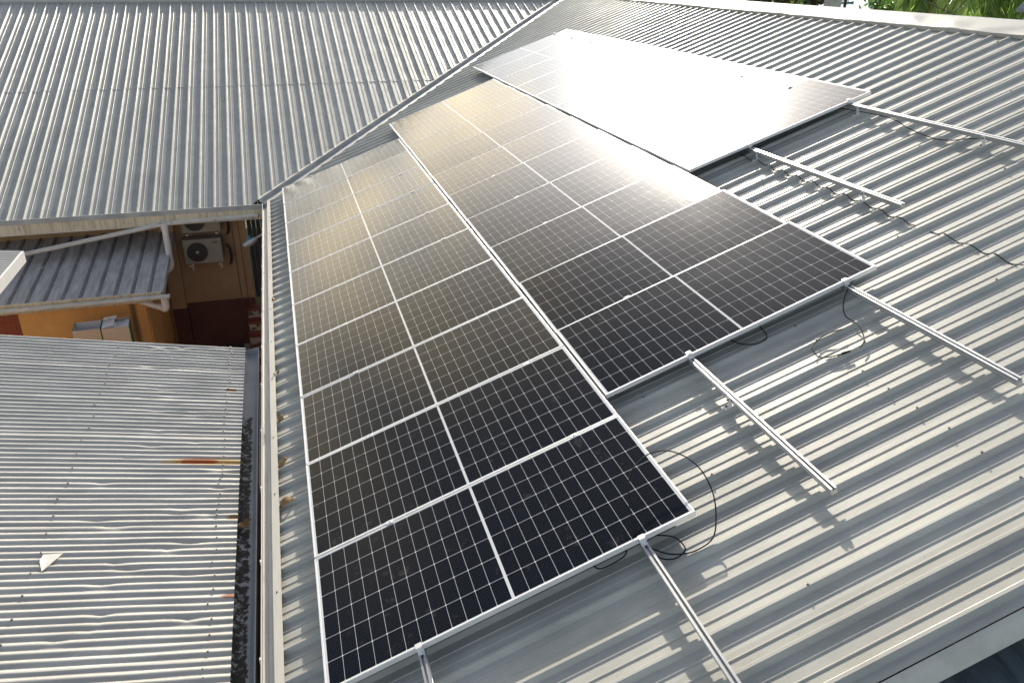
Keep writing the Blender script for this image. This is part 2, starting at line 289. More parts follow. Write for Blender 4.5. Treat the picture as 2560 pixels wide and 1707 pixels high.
def sea_mat():
    m = mat('sea_water', (.30, .42, .46), .22, spec=.5)
    t = m.node_tree; b = t.nodes['Principled BSDF']; k = t.links.new
    c = t.nodes.new('ShaderNodeTexCoord'); mpn = t.nodes.new('ShaderNodeMapping'); mpn.inputs['Scale'].default_value = (.12, .5, .5); mpn.inputs['Rotation'].default_value = (0, 0, R(35))
    n = t.nodes.new('ShaderNodeTexNoise'); n.inputs['Scale'].default_value = .5; n.inputs['Detail'].default_value = 5
    bp = t.nodes.new('ShaderNodeBump'); bp.inputs['Strength'].default_value = .5; bp.inputs['Distance'].default_value = .5
    k(c.outputs['Object'], mpn.inputs['Vector']); k(mpn.outputs['Vector'], n.inputs['Vector']); k(n.outputs['Fac'], bp.inputs['Height']); k(bp.outputs['Normal'], b.inputs['Normal'])
    return m
M['sea'] = sea_mat()

# ------------------------------------------------------------------ mesh helpers
class MB:
    def __init__(s): s.v = []; s.f = []; s.mi = []; s.sm = []
    def add(s, vs, fs, mi=0, sm=False):
        o = len(s.v); s.v += [tuple(p) for p in vs]
        for f in fs: s.f.append([i + o for i in f]); s.mi.append(mi); s.sm.append(sm)
    def box(s, c, sz, rot=None, mi=0):
        x, y, z = (q / 2 for q in sz); vs = [Vector((i * x, j * y, k * z)) for i in (-1, 1) for j in (-1, 1) for k in (-1, 1)]
        if rot is not None: vs = [rot @ p for p in vs]
        s.add([p + Vector(c) for p in vs], [(0, 1, 3, 2), (4, 6, 7, 5), (0, 4, 5, 1), (2, 3, 7, 6), (0, 2, 6, 4), (1, 5, 7, 3)], mi)
    def prism(s, prof, a, b, ex, ey, mi=0, closed=True, caps=True, sm=False):
        "profile (x,y) in axes ex,ey swept from a to b"
        n = len(prof); a, b = Vector(a), Vector(b)
        vs = [a + ex * p[0] + ey * p[1] for p in prof] + [b + ex * p[0] + ey * p[1] for p in prof]
        fs = [(i, (i + 1) % n, n + (i + 1) % n, n + i) for i in range(n if closed else n - 1)]
        if closed and caps: fs += [tuple(range(n - 1, -1, -1)), tuple(range(n, 2 * n))]
        s.add(vs, fs, mi, sm)
    def tube(s, pts, r, seg=8, mi=0, caps=True, r2=None):
        pts = [Vector(p) for p in pts]; n = len(pts); vs = []; up = Vector((0, 0, 1)); last = None
        for i, p in enumerate(pts):
            d = (pts[min(i + 1, n - 1)] - pts[max(i - 1, 0)]).normalized()
            a = last - d * last.dot(d) if last is not None else d.cross(up if abs(d.z) < .95 else Vector((1, 0, 0)))
            a.normalize(); last = a; b = d.cross(a); rr = r if r2 is None else r + (r2 - r) * i / (n - 1)
            vs += [p + (a * math.cos(t) + b * math.sin(t)) * rr for t in (2 * math.pi * j / seg for j in range(seg))]
        fs = [(i * seg + j, i * seg + (j + 1) % seg, (i + 1) * seg + (j + 1) % seg, (i + 1) * seg + j) for i in range(n - 1) for j in range(seg)]
        s.add(vs, fs, mi, True)
        if caps: s.add([vs[j] for j in range(seg)], [tuple(range(seg - 1, -1, -1))], mi); s.add([vs[(n - 1) * seg + j] for j in range(seg)], [tuple(range(seg))], mi)
    def build(s, name, mats, parent=None, inv=True, bevel=0):
        me = bpy.data.meshes.new(name); me.from_pydata(s.v, [], s.f); me.validate()
        for m in (mats if isinstance(mats, (list, tuple)) else [mats]): me.materials.append(m)
        if len(me.polygons) == len(s.f):
            me.polygons.foreach_set('material_index', s.mi); me.polygons.foreach_set('use_smooth', s.sm)
        me.update()
        o = bpy.data.objects.new(name, me); COL.objects.link(o)
        if parent is not None:
            o.parent = parent
            if inv: o.matrix_parent_inverse = world_of(parent).inverted()
        if bevel:
            bv = o.modifiers.new('bevel', 'BEVEL'); bv.width = bevel; bv.segments = 2; bv.limit_method = 'ANGLE'
        return o
def world_of(o):
    m = o.matrix_basis.copy()
    return (world_of(o.parent) @ o.matrix_parent_inverse @ m) if o.parent else m
def tag(o, label, cat, group=None, kind=None):
    o['label'] = label; o['category'] = cat
    if group: o['group'] = group
    if kind: o['kind'] = kind
    return o
def structure(o): o['kind'] = 'structure'; return o
def thing(name, mw, label, cat, group=None):
    o = bpy.data.objects.new(name, None); COL.objects.link(o); o.empty_display_size = .1
    o.matrix_world = mw if isinstance(mw, Matrix) else Matrix.Translation(mw); o.matrix_basis = o.matrix_world.copy()
    return tag(o, label, cat, group)
def copy_child(src, parent, name=None):
    c = src.copy(); COL.objects.link(c); c.parent = parent; c.matrix_parent_inverse = Matrix(); return c
def catmull(pts, n=8):
    p = [Vector(q) for q in pts]; p = [p[0] * 2 - p[1]] + p + [p[-1] * 2 - p[-2]]; o = []
    for i in range(1, len(p) - 2):
        for k in range(n):
            t = k / n; a, b, c, d = p[i - 1:i + 3]
            o.append(.5 * ((2 * b) + (c - a) * t + (2 * a - 5 * b + 4 * c - d) * t * t + (3 * b - a - 3 * c + d) * t ** 3))
    return o + [p[-2]]
def nz(x, y, z=0.0): return noise.noise(Vector((x, y, z)))

# ------------------------------------------------------------------ main building: two ribbed roofs meeting at a valley
VX, VY = -0.33, 0.09            # plan point where both eaves meet; valley runs at 45 degrees
RIDGE_U = 9.15
PROF = [(-.032, 0), (-.028, .002), (-.013, RIB - .004), (-.009, RIB), (.009, RIB), (.013, RIB - .004), (.028, .002), (.032, 0),
        (.081, 0), (.085, .0052), (.090, .0052), (.095, 0), (.158, 0), (.163, .0052), (.168, .0052), (.172, 0)]
def rib_samples(a, b, phase):
    k0 = math.floor((a - phase) / PITCH) - 1; out = []
    for k in range(k0, k0 + int((b - a) / PITCH) + 4):
        for (d, h) in PROF:
            q = phase + k * PITCH + d
            if a <= q <= b: out.append((q, h, k))
    return out
bld = thing('building', Vector((-.33, .09, -3.4)), 'large building with two pale grey ribbed metal roofs meeting in a valley', 'building')
def sheet(samples, start, end, P, n, seed, amp):
    mb = MB(); cols = []
    for (q, h, k) in samples:
        a, b = start(q), end(q)
        if a >= b - .02: cols.append(None); continue
        row = []
        for i in range(n + 1):
            s = a + (b - a) * i / n
            dz = amp * (nz(s * .7 + seed, q * 1.1) + .5 * nz(s * 1.9 - seed, q * 2.6, 3.1)) + .0015 * nz(s * .3, k * 7.7, seed)
            lat = .0018 * nz(s * .8, k * 5.3, seed + 9)
            row.append(P(s, q + lat, HP + h + dz))
        cols.append(row)
    for row in cols:
        if row: mb.v += [tuple(p) for p in row]
    o = 0; prev = None
    for row in cols:
        if row is None: prev = None; continue
        if prev is not None:
            for i in range(n): mb.f.append([prev + i, o + i, o + i + 1, prev + i + 1]); mb.mi.append(0); mb.sm.append(False)
        prev = o; o += n + 1
    return mb
PH1 = 10.676
def valley_start_u(v):          # roof 1 begins at the eave or at the valley
    y = -v; x0 = VX + max(0.0, y - VY)
    return (x0 - (0 if y > VY else 0)) / CT + (.05 if y <= VY else .17)
s1 = rib_samples(-9.2, 12.79, PH1)
roof1 = sheet(s1, valley_start_u, lambda v: RIDGE_U, W, 52, 1.3, .0022).build('roof', M['roof_x'], bld)
# roof 2: slope coordinate s runs along +Y from the valley corner height
E0 = Vector((0, VY, W(VX / CT + .0, 0, 0).z)); 
def W2(s, x, h): 
    return Vector((x, VY + s * CT - h * ST, E0.z + s * ST + h * CT)) + Vector((0, -(HP * -ST) , 0)) * 0
PH2 = -2.470
def s2_start(x): return max(-.12, (x - VX) / CT + .17)
s2 = rib_samples(-11.0, 8.4, PH2)
roof2 = sheet([(q, h, k) for (q, h, k) in s2], s2_start, lambda x: 9.15, lambda s, x, h: W2(s, x, h), 52, 4.7, .0042).build('roof', M['roof_y'], bld)
# sheet lap across roof 2
# back slopes
b = MB(); b.add([W(RIDGE_U, 12.8, HP), W(RIDGE_U, -9.0, HP), W(RIDGE_U, -9.0, HP) + Vector((8, 0, -2.9)), W(RIDGE_U, 12.8, HP) + Vector((8, 0, -2.9))], [(0, 1, 2, 3)])
p2 = W2(9.15, -11, HP); p3 = W2(9.15, 8.6, HP)
b.add([p2, p3, p3 + Vector((0, 8, -2.9)), p2 + Vector((0, 8, -2.9))], [(0, 1, 2, 3)])
b.build('roof', M['roof_y'], bld)
# ridge caps with lips notched over the ribs
def ridge_cap(samples, P, ucap, uapex, hcap, seed, wr, par):
    mb = MB(); rows = []
    for (q, h, k) in samples:
        dist = abs(q - par - k * PITCH)
        f = 1.0
        bot = max(h + .003, .006) + HP
        top = HP + RIB + .020
        row = [P(ucap - .004, q, bot), P(ucap, q, top)]
        for i in range(1, 9):
            t = i / 8; u = ucap + (uapex - ucap) * t
            wv = wr * (max(0, nz(q * 2.1 + t * .9, seed, t * .6)) ** 1.5) * math.sin(math.pi * min(1, t * 1.05)) - wr * .8 * max(0, nz(q * 1.3 - t * 1.2, seed + 5, t)) * (1 - t)
            row.append(P(u, q, top + hcap * math.sin(t * math.pi * .5) + wv))
        for i in range(1, 5):
            t = i / 4; p = P(uapex, q, top + hcap); pb = P(uapex + .36 * t, q, top + hcap)
            row.append(Vector((p.x + (pb.x - p.x), p.y + (pb.y - p.y), p.z - (pb.z - p.z) - .01 * t)))
        rows.append(row)
    m = len(rows[0])
    for r in rows: mb.v += [tuple(p) for p in r]
    for a in range(len(rows) - 1):
        for i in range(m - 1): mb.f.append([a * m + i, a * m + i + 1, (a + 1) * m + i + 1, (a + 1) * m + i]); mb.mi.append(0); mb.sm.append(i > 0)
    return mb
ridge_cap(s1, W, 8.80, RIDGE_U + .02, .012, 2.2, .055, PH1).build('ridge_cap', M['cap'], bld)
ridge_cap(s2, lambda s, x, h: W2(s, x, h), 8.84, 9.17, .012, 8.1, .006, PH2).build('ridge_cap', M['cap'], bld)
# valley tray with raised lips
vd = Vector((1, 1, math.tan(TH) * 1.0)); vd_len = vd.length; vdn = vd.normalized()
vp = Vector((1, -1, 0)).normalized(); vup = vp.cross(vdn); vup = vup if vup.z > 0 else -vup
v0 = Vector((VX, VY, E0.z + HP * CT - .02))
mb = MB(); prof = [(-.19, .042), (-.185, .052), (-.10, .074), (-.094, .070), (-.075, .02), (.070, .02), (.088, .062), (.094, .066), (.155, .058), (.16, .044)]
segs = 26; rows = []
for i in range(segs + 1):
    t = -.02 + (8.75 + .02) * i / segs
    rows.append([v0 + vd * t + vp * (px + .004 * nz(t * .9, 3)) + vup * (py + .003 * nz(t * 1.3, px * 9)) for (px, py) in prof])
for r in rows: mb.v += [tuple(p) for p in r]
n = len(prof)
for a in range(segs):
    for i in range(n - 1): mb.f.append([a * n + i, (a + 1) * n + i, (a + 1) * n + i + 1, a * n + i + 1]); mb.mi.append(1 if 3 <= i <= 5 else 0); mb.sm.append(False)
mb.build('valley_gutter', [M['flash'], M['valley']], bld)
# eave flashing strip and gutter along roof 1
mb = MB(); n = 60; prof = [(-.287, -.004), (-.285, .004), (-.345, .004), (-.352, -.02), (-.354, -.075)]
rows = []
for i in range(n + 1):
    v = -.05 + 12.95 * i / n
    rows.append([W(px + .0025 * nz(v * 1.1, 1.7), v, HP + RIB + .003 + py + .002 * nz(v * 1.7, px * 30)) for (px, py) in prof])
for r in rows: mb.v += [tuple(p) for p in r]
m_ = len(prof)
for a in range(n):
    for i in range(m_ - 1): mb.f.append([a * m_ + i, a * m_ + i + 1, (a + 1) * m_ + i + 1, (a + 1) * m_ + i]); mb.mi.append(0); mb.sm.append(False)
fl = mb.build('eave_flashing', M['flash'], bld)
gz = W(-.35, 0, HP + RIB).z
def box_gutter(name, x0, x1, ztop, depth, ya, yb, mats, par, lip=.006):
    g = MB()
    prof = [(x1, 0), (x1, -depth), (x0, -depth), (x0, 0), (x0 - lip, 0), (x0 - lip, -depth - .004), (x1 + .003, -depth - .004), (x1 + .003, 0)]
    g.prism([(p[0], p[1]) for p in prof], (0, ya, ztop), (0, yb, ztop), Vector((1, 0, 0)), Vector((0, 0, 1)))
    g.box(((x0 + x1) / 2, ya, ztop - depth / 2), (x1 - x0, .004, depth)); g.box(((x0 + x1) / 2, yb, ztop - depth / 2), (x1 - x0, .004, depth))
    return g.build(name, mats, par)
X0 = W(-.35, 0, HP).x
gut = box_gutter('gutter', X0 - .085, X0 - .002, gz - .02, .075, -.02, -12.85, M['gutter'], bld)
for i in range(14):
    y = -.7 - i * .93
    c = MB(); c.box((X0 - .094, y, gz - .035), (.010, .022, .034)); c.build('gutter_clip', M['flash'], gut)
# eave flashing screws
def screw_mb(p, nrm, s=1.0):
    mb = MB(); nrm = Vector(nrm).normalized(); mb.tube([p, p + nrm * .003 * s], .009 * s, 8); mb.tube([p + nrm * .003 * s, p + nrm * .010 * s], .0058 * s, 6); return mb
for i in range(12):
    v = 1.0 + i * 1.03 + .3 * random.random()
    screw_mb(W(-.318, v, HP + RIB + .005), NN, .9).build('flashing_screw', M['screw'], fl)
# eaves fascia of roof 2, with stained brackets
mb = MB(); yf = VY - .10
ez = W2(-.12, 0, HP).z
mb.box((-5.7, VY - .124, ez - .006), (10.7, .012, .086)); fa = mb.build('eave_flashing', M['valley'], bld)
mb = MB(); mb.box((-5.7, yf + .055, ez - .135), (10.7, .024, .20)); fa = mb.build('fascia', M['fascia'], bld)
for x in (-4.35, -3.5, -2.72, -2.1, -5.2, -6.1):
    c = MB(); c.box((x, yf + .036, ez - .10), (.018, .012, .11)); c.box((x, yf + .02, ez - .15), (.022, .03, .012)); c.build('gutter_bracket', M['steel'], fa)
mb = MB(); mb.box((VX + .02, -6.4, gz - .17), (.03, 12.9, .16)); mb.build('fascia', M['white_paint'], bld)
mb = MB(); mb.box((-5.8, .55, ez - .26), (11.2, .9, .02)); mb.box((.0, -6.4, gz - .27), (.62, 12.8, .02)); mb.build('soffit', M['white_paint'], bld)
# barge flashing at the near gable
mb = MB(); n = 40; rows = []
for i in range(n + 1):
    u = -.34 + (RIDGE_U + .34) * i / n; e = .006 * nz(u * 3.1, 9) + .004 * nz(u * 9, 4)
    g_ = .012 * max(0, nz(u * 1.7, 3)) + .006 * nz(u * 14, 5)
    g_ = .010 * max(0, nz(u * 1.3, 3)) + .005 * max(0, nz(u * 11, 5))
    rows.append([W(u, 12.7905 + .4 * g_, HP - .003), W(u, 12.793 + g_, HP - .004 - .5 * g_), W(u, 12.815 + .3 * g_, HP - .018), W(u, 12.844, HP - .055), W(u, 12.864, HP - .082), W(u, 12.85, HP - .10)])
for r in rows: mb.v += [tuple(p) for p in r]
for a in range(n):
    for i in range(5): mb.f.append([a * 6 + i, a * 6 + i + 1, (a + 1) * 6 + i + 1, (a + 1) * 6 + i]); mb.mi.append(0); mb.sm.append(False)
mb.build('barge_flashing', M['flash'], bld)
mb = MB(); mb.add([W(-.3, 12.70, HP - .03), W(RIDGE_U, 12.70, HP - .03), W(RIDGE_U, 12.81, HP - .05), W(-.3, 12.81, HP - .05)], [(0, 1, 2, 3)]); mb.build('gap_shade_backing', M['pole_wood'], bld)  # dark sheet added to stand in for shade inside the barge gap
# walls
mb = MB()
mb.add([(-.0, -12.6, -3.4), (8.6, -12.6, -3.4), (8.6, -12.6, 2.55), (-.0, -12.6, -.45)], [(0, 1, 2, 3)])
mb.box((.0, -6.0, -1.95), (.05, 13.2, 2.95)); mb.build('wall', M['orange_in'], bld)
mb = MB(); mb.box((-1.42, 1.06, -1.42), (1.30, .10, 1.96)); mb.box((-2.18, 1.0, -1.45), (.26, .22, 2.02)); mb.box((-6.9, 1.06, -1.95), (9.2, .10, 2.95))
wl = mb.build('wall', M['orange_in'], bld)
mb = MB(); mb.box((-1.42, 1.055, -2.92), (1.30, .11, 1.04)); mb.box((-2.18, .995, -2.93), (.264, .224, .94)); mb.build('dado', M['maroon'], bld)
mb = MB(); mb.box((-1.02, 1.003, -1.75), (.012, .008, 1.5)); mb.box((-.90, 1.003, -1.55), (.010, .008, 1.7)); mb.build('wall_line', M['ink'], bld)  # two thin dark vertical strips on the back wall
mb = MB()
for i in range(9): mb.box((-.70 + i * .085, 1.02 - (.012 if i % 2 else 0), -1.35), (.078, .03, 2.1))
mb.build('door', M['navy'], bld)
mb = MB(); mb.tube([(-.935, 1.0, -2.44), (-.935, 1.0, -3.4)], .03, 8); mb.build('wall_line', M['maroon'], bld)  # round maroon pipe down the dado

# half-round PVC gutter under the roof 2 fascia with tee and downpipe
def half_gutter(a, b, r, th=.006):
    a, b = Vector(a), Vector(b); d = (b - a).normalized(); side = d.cross(Vector((0, 0, 1))).normalized(); up = side.cross(d).normalized()
    if up.z < 0: up = -up
    pr = [(r * math.cos(t), r * math.sin(t)) for t in (math.pi + math.pi * i / 12 for i in range(13))]
    pi_ = [((r - th) * math.cos(t), (r - th) * math.sin(t)) for t in (2 * math.pi - math.pi * i / 12 for i in range(13))]
    mb = MB(); mb.prism(pr + pi_, a, b, side, up); 
    mb.prism(pr, a, a + d * .004, side, up); mb.prism(pr, b - d * .004, b, side, up)
    return mb
PR = .062
ga, gb, gc = Vector((-.47, -.03, -.445)), Vector((-2.05, -.03, -.475)), Vector((-4.75, -.03, -.90))
g = half_gutter(ga, gb, PR).build('gutter', M['pvc'], bld)
half_gutter(gb, gc, PR).build('gutter', M['pvc'], bld)
for x in (-.56, -1.20, -1.93, -2.12):
    c = MB(); c.tube([(x, -.03 - PR * 1.06 * math.cos(t), -.45 - PR * 1.06 * math.sin(t)) for t in (math.pi * i / 10 for i in range(11))], .007, 6); c.tube([(x, .03, -.445), (x, .06, -.38)], .006, 6); c.build('gutter_bracket', M['steel'], g)
mb = MB(); mb.tube([(-2.06, -.03, -.50), (-2.06, -.03, -.60)], .066, 14); dp = mb.build('pipe_tee', M['pvc'], bld)
mb = MB(); mb.tube([(-2.06, -.03, -.56), (-2.065, -.03, -1.18)], .055, 14); dp = mb.build('downpipe', M['pvc'], bld)
mb = MB(); mb.tube([(-2.065, -.03, -1.13), (-2.065, -.03, -1.20)], .060, 14); el = [(-2.065, -.03, -1.17), (-2.065, -.035, -1.24), (-2.085, -.05, -1.295), (-2.125, -.08, -1.325), (-2.17, -.12, -1.34)]
mb.tube(catmull(el, 4), .060, 14); mb.build('pipe_elbow', M['pvc'], dp)

# roof screws: the hundred nearest in view are pieces of their own
cand = []
PAN = ((0.0, 0.0, 10), (2.3017, -1.4506, 10), (4.6168, -3.4107, 9))
def under(u, v):
    return any(u0 - .05 < u < u0 + 2.33 and v0 - .1 < v < v0 + nr * 1.154 + .02 for (u0, v0, nr) in PAN)
for k in range(-80, 12):
    v = PH1 + k * PITCH
    if not -9 < v < 12.7: continue
    for j, u in enumerate((.06, 1.28, 2.54, 3.80, 5.07, 6.33, 7.6, 8.62)):
        if u < valley_start_u(v) + .1 or under(u, v): continue
        if (k + j) % 4 and j != 3: continue
        uu = u + .02 * nz(k * 3.1, j); cand.append(((W(uu, v, 0) - CAM).length, W(uu, v + .003 * nz(k, j), HP + RIB - .001), NN, roof1))
N2 = Vector((0, -ST, CT))
for k in range(-40, 44):
    x = PH2 + k * PITCH
    for j, s in enumerate((.08, 1.3, 2.55, 3.85, 5.1, 6.4, 7.7)):
        if s < s2_start(x) + .1 or x < -10: continue
        if (k + 3 * j) % 4: continue
        p = W2(s + .02 * nz(k * 3.1, j), x, HP + RIB - .001); cand.append(((p - CAM).length, p, N2, roof2))
cand.sort(key=lambda c: c[0]); rest = MB()
base = MB(); base.tube([(0, 0, 0), (0, 0, .003)], .0085, 8); base.tube([(0, 0, .003), (0, 0, .010)], .0055, 6)
proto = None
for i, (d, p, nn_, par) in enumerate(cand):
    if i < 96:
        mw = Matrix.Translation(p) @ nn_.to_track_quat('Z', 'X').to_matrix().to_4x4()
        if proto is None: o = base.build('roof_screw', M['screw']); proto = o
        else: o = proto.copy(); COL.objects.link(o)
        o.parent = par; o.matrix_parent_inverse = world_of(par).inverted(); o.matrix_basis = mw
    else: mb = screw_mb(p, nn_); rest.add(mb.v, mb.f)
ro = rest.build('roof_screws', M['screw'], bld); ro['kind'] = 'stuff'

# lap joint line on roof 2
mb = MB()
q = [W2(4.40 + .006 * nz(x * 2, 5), x, HP + h + .0040) for (x, h, k) in s2 if s2_start(x) < 4.3]
q2 = [W2(4.45 + .006 * nz(x * 2, 5), x, HP + h + .0042) for (x, h, k) in s2 if s2_start(x) < 4.3]
q3 = [W2(4.398 + .006 * nz(x * 2, 5), x, HP + h - .003) for (x, h, k) in s2 if s2_start(x) < 4.3]
m_ = len(q); mb.v = [tuple(p) for p in q3 + q + q2]
for i in range(m_ - 1):
    mb.f += [[i, i + 1, m_ + i + 1, m_ + i], [m_ + i, m_ + i + 1, 2 * m_ + i + 1, 2 * m_ + i]]; mb.mi += [0, 0]; mb.sm += [False, False]
mb.mi = [1 if i % 2 == 0 else 0 for i in range(len(mb.f))]; mb.build('sheet_lap', [M['roof_y'], M['valley']], roof2)

# ------------------------------------------------------------------ solar panels
PL, PW = 2.278, 1.134
def ring(mb, x, y, z0, z1, wdt):
    xi, yi = x - wdt, y - wdt
    o = [(-x, -y), (x, -y), (x, y), (-x, y)]; i = [(-xi, -yi), (xi, -yi), (xi, yi), (-xi, yi)]
    vs = [(a, b_, z0) for a, b_ in o] + [(a, b_, z1) for a, b_ in o] + [(a, b_, z1) for a, b_ in i] + [(a, b_, z0) for a, b_ in i]
    fs = []
    for k in range(4):
        n_ = (k + 1) % 4
        fs += [(k, n_, 4 + n_, 4 + k), (4 + k, 4 + n_, 8 + n_, 8 + k), (8 + k, 8 + n_, 12 + n_, 12 + k), (12 + k, 12 + n_, n_, k)]
    mb.add(vs, fs)
fr = MB(); ring(fr, PL / 2, PW / 2, 0, .035, .012)
gl = MB(); gl.box((0, 0, .0305), (PL - .0242, PW - .0242, .005))
frame_p = None
names = ('left column, beside the gutter', 'middle column', 'right column, nearest ridge')
ords = ['lowest', 'second', 'third', 'fourth', 'fifth', 'sixth', 'seventh', 'eighth', 'ninth', 'topmost']
looks = [['black', 'black', 'dark', 'half tan, half dark', 'tan reflecting', 'tan reflecting', 'tan reflecting', 'pale tan reflecting', 'pale tan reflecting', 'striped reflection'],
         ['black', 'dark, dusty', 'dark, smudged', 'dark grey', 'grey reflecting', 'grey reflecting', 'pale grey reflecting', 'pale reflecting', 'pale reflecting', 'pale, striped'],
         ['cream glaring', 'white glaring', 'white glaring', 'white glaring', 'white glaring', 'white glaring', 'white glaring', 'silvery', 'silvery']]
rnd = random.Random(11)
tilts = {(0, 6): (.006, .0), (0, 7): (-.004, -.004), (0, 4): (.003, .002)}
for ci, (u0, v0_, nr) in enumerate(PAN):
    rot = 0.0; lift = (0, .004, .018)[ci]
    for k in range(nr):
        c = W(u0 + PL / 2, v0_ + k * 1.154 + PW / 2, -.035 + lift)
        tx, ty = tilts.get((ci, k), (rnd.gauss(0, .0034), rnd.gauss(0, .0030)))
        if ci == 1: tx += .020; ty -= .006
        if ci == 2: ty += .010
        mw = Matrix.Translation(c) @ RM @ Matrix.Rotation(rot, 4, 'Z') @ Matrix.Rotation(tx, 4, 'X') @ Matrix.Rotation(ty, 4, 'Y')
        i = nr - 1 - k; od = 'topmost' if i == nr - 1 else ords[i]
        lb = f"{looks[ci][i]} solar panel, {od} " + ('' if od in ('lowest', 'topmost') else 'from bottom ') + 'of the ' + names[ci]
        if ci == 0 and i == 0: lb = 'black solar panel, lowest of all, cable coiled over its right corner'
        p = thing('solar_panel', mw, lb, 'solar panel', 'solar panels in three columns on the roof')
        if frame_p is None:
            frame_p = fr.build('frame', M['alu'], p, inv=False, bevel=.0012); glass_p = gl.build('glass', M['cells'], p, inv=False)
        else: copy_child(frame_p, p); copy_child(glass_p, p)

# ------------------------------------------------------------------ mounting rails, their feet and clamps
RW_, RH = .040, .043
rp = [(-.02, -RH), (.02, -RH), (.02, -.028), (.017, -.026), (.017, -.018), (.02, -.016), (.02, 0), (.0065, 0), (.0065, -.003), (.013, -.004), (.013, -.014), (-.013, -.014), (-.013, -.004), (-.0065, -.003), (-.0065, 0), (-.02, 0), (-.02, -.016), (-.017, -.018), (-.017, -.026), (-.02, -.028)]
foot_b = None; mid_p = end_p = foot_p = bolt_p = None
def rail(u, va, vb, label, ci, feet):
    global mid_p, end_p, foot_p, bolt_p
    if ci == 2 and u < 6: foot_p = None
    rl = (0, .002, .016)[ci]; mw = Matrix.Translation(W(u, va, -.0355 + rl)) @ RM
    t = thing('mounting_rail', mw, label, 'mounting rail', 'aluminium rails carrying the solar panels')
    mb = MB(); mb.prism(rp, (0, 0, 0), (0, -(vb - va), 0), Vector((1, 0, 0)), Vector((0, 0, 1))); mb.build('rail_bar', M['rail'], t, inv=False)
    u0, v0_, nr = PAN[ci]; lift = (0, .002, .004)[ci]
    for k in range(nr + 1):
        vv = v0_ + k * 1.154 - .010 - va
        if k in (0, nr):
            s = 1 if k == 0 else -1
            vv = v0_ - va if k == 0 else v0_ + nr * 1.154 - .02 - va
            if end_p is None or k == 0:
                mb = MB(); mb.box((0, s * .012, .018), (.038, .004, .040)); mb.box((0, s * -.004, .0385), (.038, .034, .003)); mb.box((0, s * .016, .0018), (.038, .03, .0035)); mb.tube([(0, s * .022, .003), (0, s * .022, .016)], .006, 6)
                e = mb.build('end_clamp', M['alu'], t, inv=False)
                if k: end_p = e
            else: e = copy_child(end_p, t)
            e.location = (0, -vv, lift)
        else:
            if mid_p is None:
                mb = MB(); mb.box((0, 0, .0375 + lift), (.050, .034, .003)); mb.box((0, 0, .018), (.030, .012, .036)); mb.tube([(0, 0, .039 + lift), (0, 0, .046 + lift)], .006, 6)
                e = mid_p = mb.build('mid_clamp', M['alu'], t, inv=False)
            else: e = copy_child(mid_p, t)
            e.location = (0, -vv, lift * .8)
    for fv in feet:
        fv = PH1 + round((fv - PH1) / PITCH) * PITCH
        zb = HP + RIB + .0355 - rl
        if foot_p is None:
            mb = MB(); mb.box((-.047, 0, zb + .003), (.062, .042, .006)); mb.box((-.0235, 0, (zb - .004) / 2), (.005, .042, -zb - .004 + .0)); mb.box((-.052, 0, zb + .0075), (.04, .034, .003))
            foot_p = mb.build('mounting_foot', M['alu'], t, inv=False); ft = foot_p
            mb = MB(); mb.tube([(-.056, 0, zb + .008), (-.056, 0, zb + .020)], .008, 6); mb.tube([(-.028, 0, -.022), (-.042, 0, -.022)], .007, 6)
            bolt_p = mb.build('bolt', M['screw'], ft, inv=False)
        else:
            ft = copy_child(foot_p, t); copy_child(bolt_p, ft)
        ft.location = (0, -(fv - va), 0)
fs = lambda a, *xs: xs
rail(.555, -.10, 12.55, 'shortest visible aluminium rail, under left column by the gutter, leaving the frame bottom', 0, (1.6, 3.4, 5.2, 6.9, 8.7, 10.5))
rail(1.935, -.10, 12.72, 'aluminium rail running from beneath the coiled cable to the bottom edge', 0, (1.6, 3.4, 5.2, 6.9, 8.7, 10.5))
rail(2.99, -1.55, 11.785, 'aluminium rail beyond the middle column with an L foot halfway', 1, (.2, 2.0, 3.7, 5.5, 7.3, 9.0, 10.69))
rail(4.31, -1.55, 11.665, 'aluminium rail leaving the right corner of the middle column, pointing to the right edge', 1, (.2, 2.0, 3.7, 5.5, 7.3, 9.0))
rail(5.355, -3.5, 9.385, 'bright aluminium rail below the glaring column, lower of its two, with square black end', 2, (-1.7, .1, 1.8, 3.6, 5.4, 7.11, 8.90))
rail(6.61, -3.5, 10.6, 'bright aluminium rail nearest the ridge, running off the right edge', 2, (-1.7, .1, 1.8, 3.6, 5.4, 7.17, 8.92))

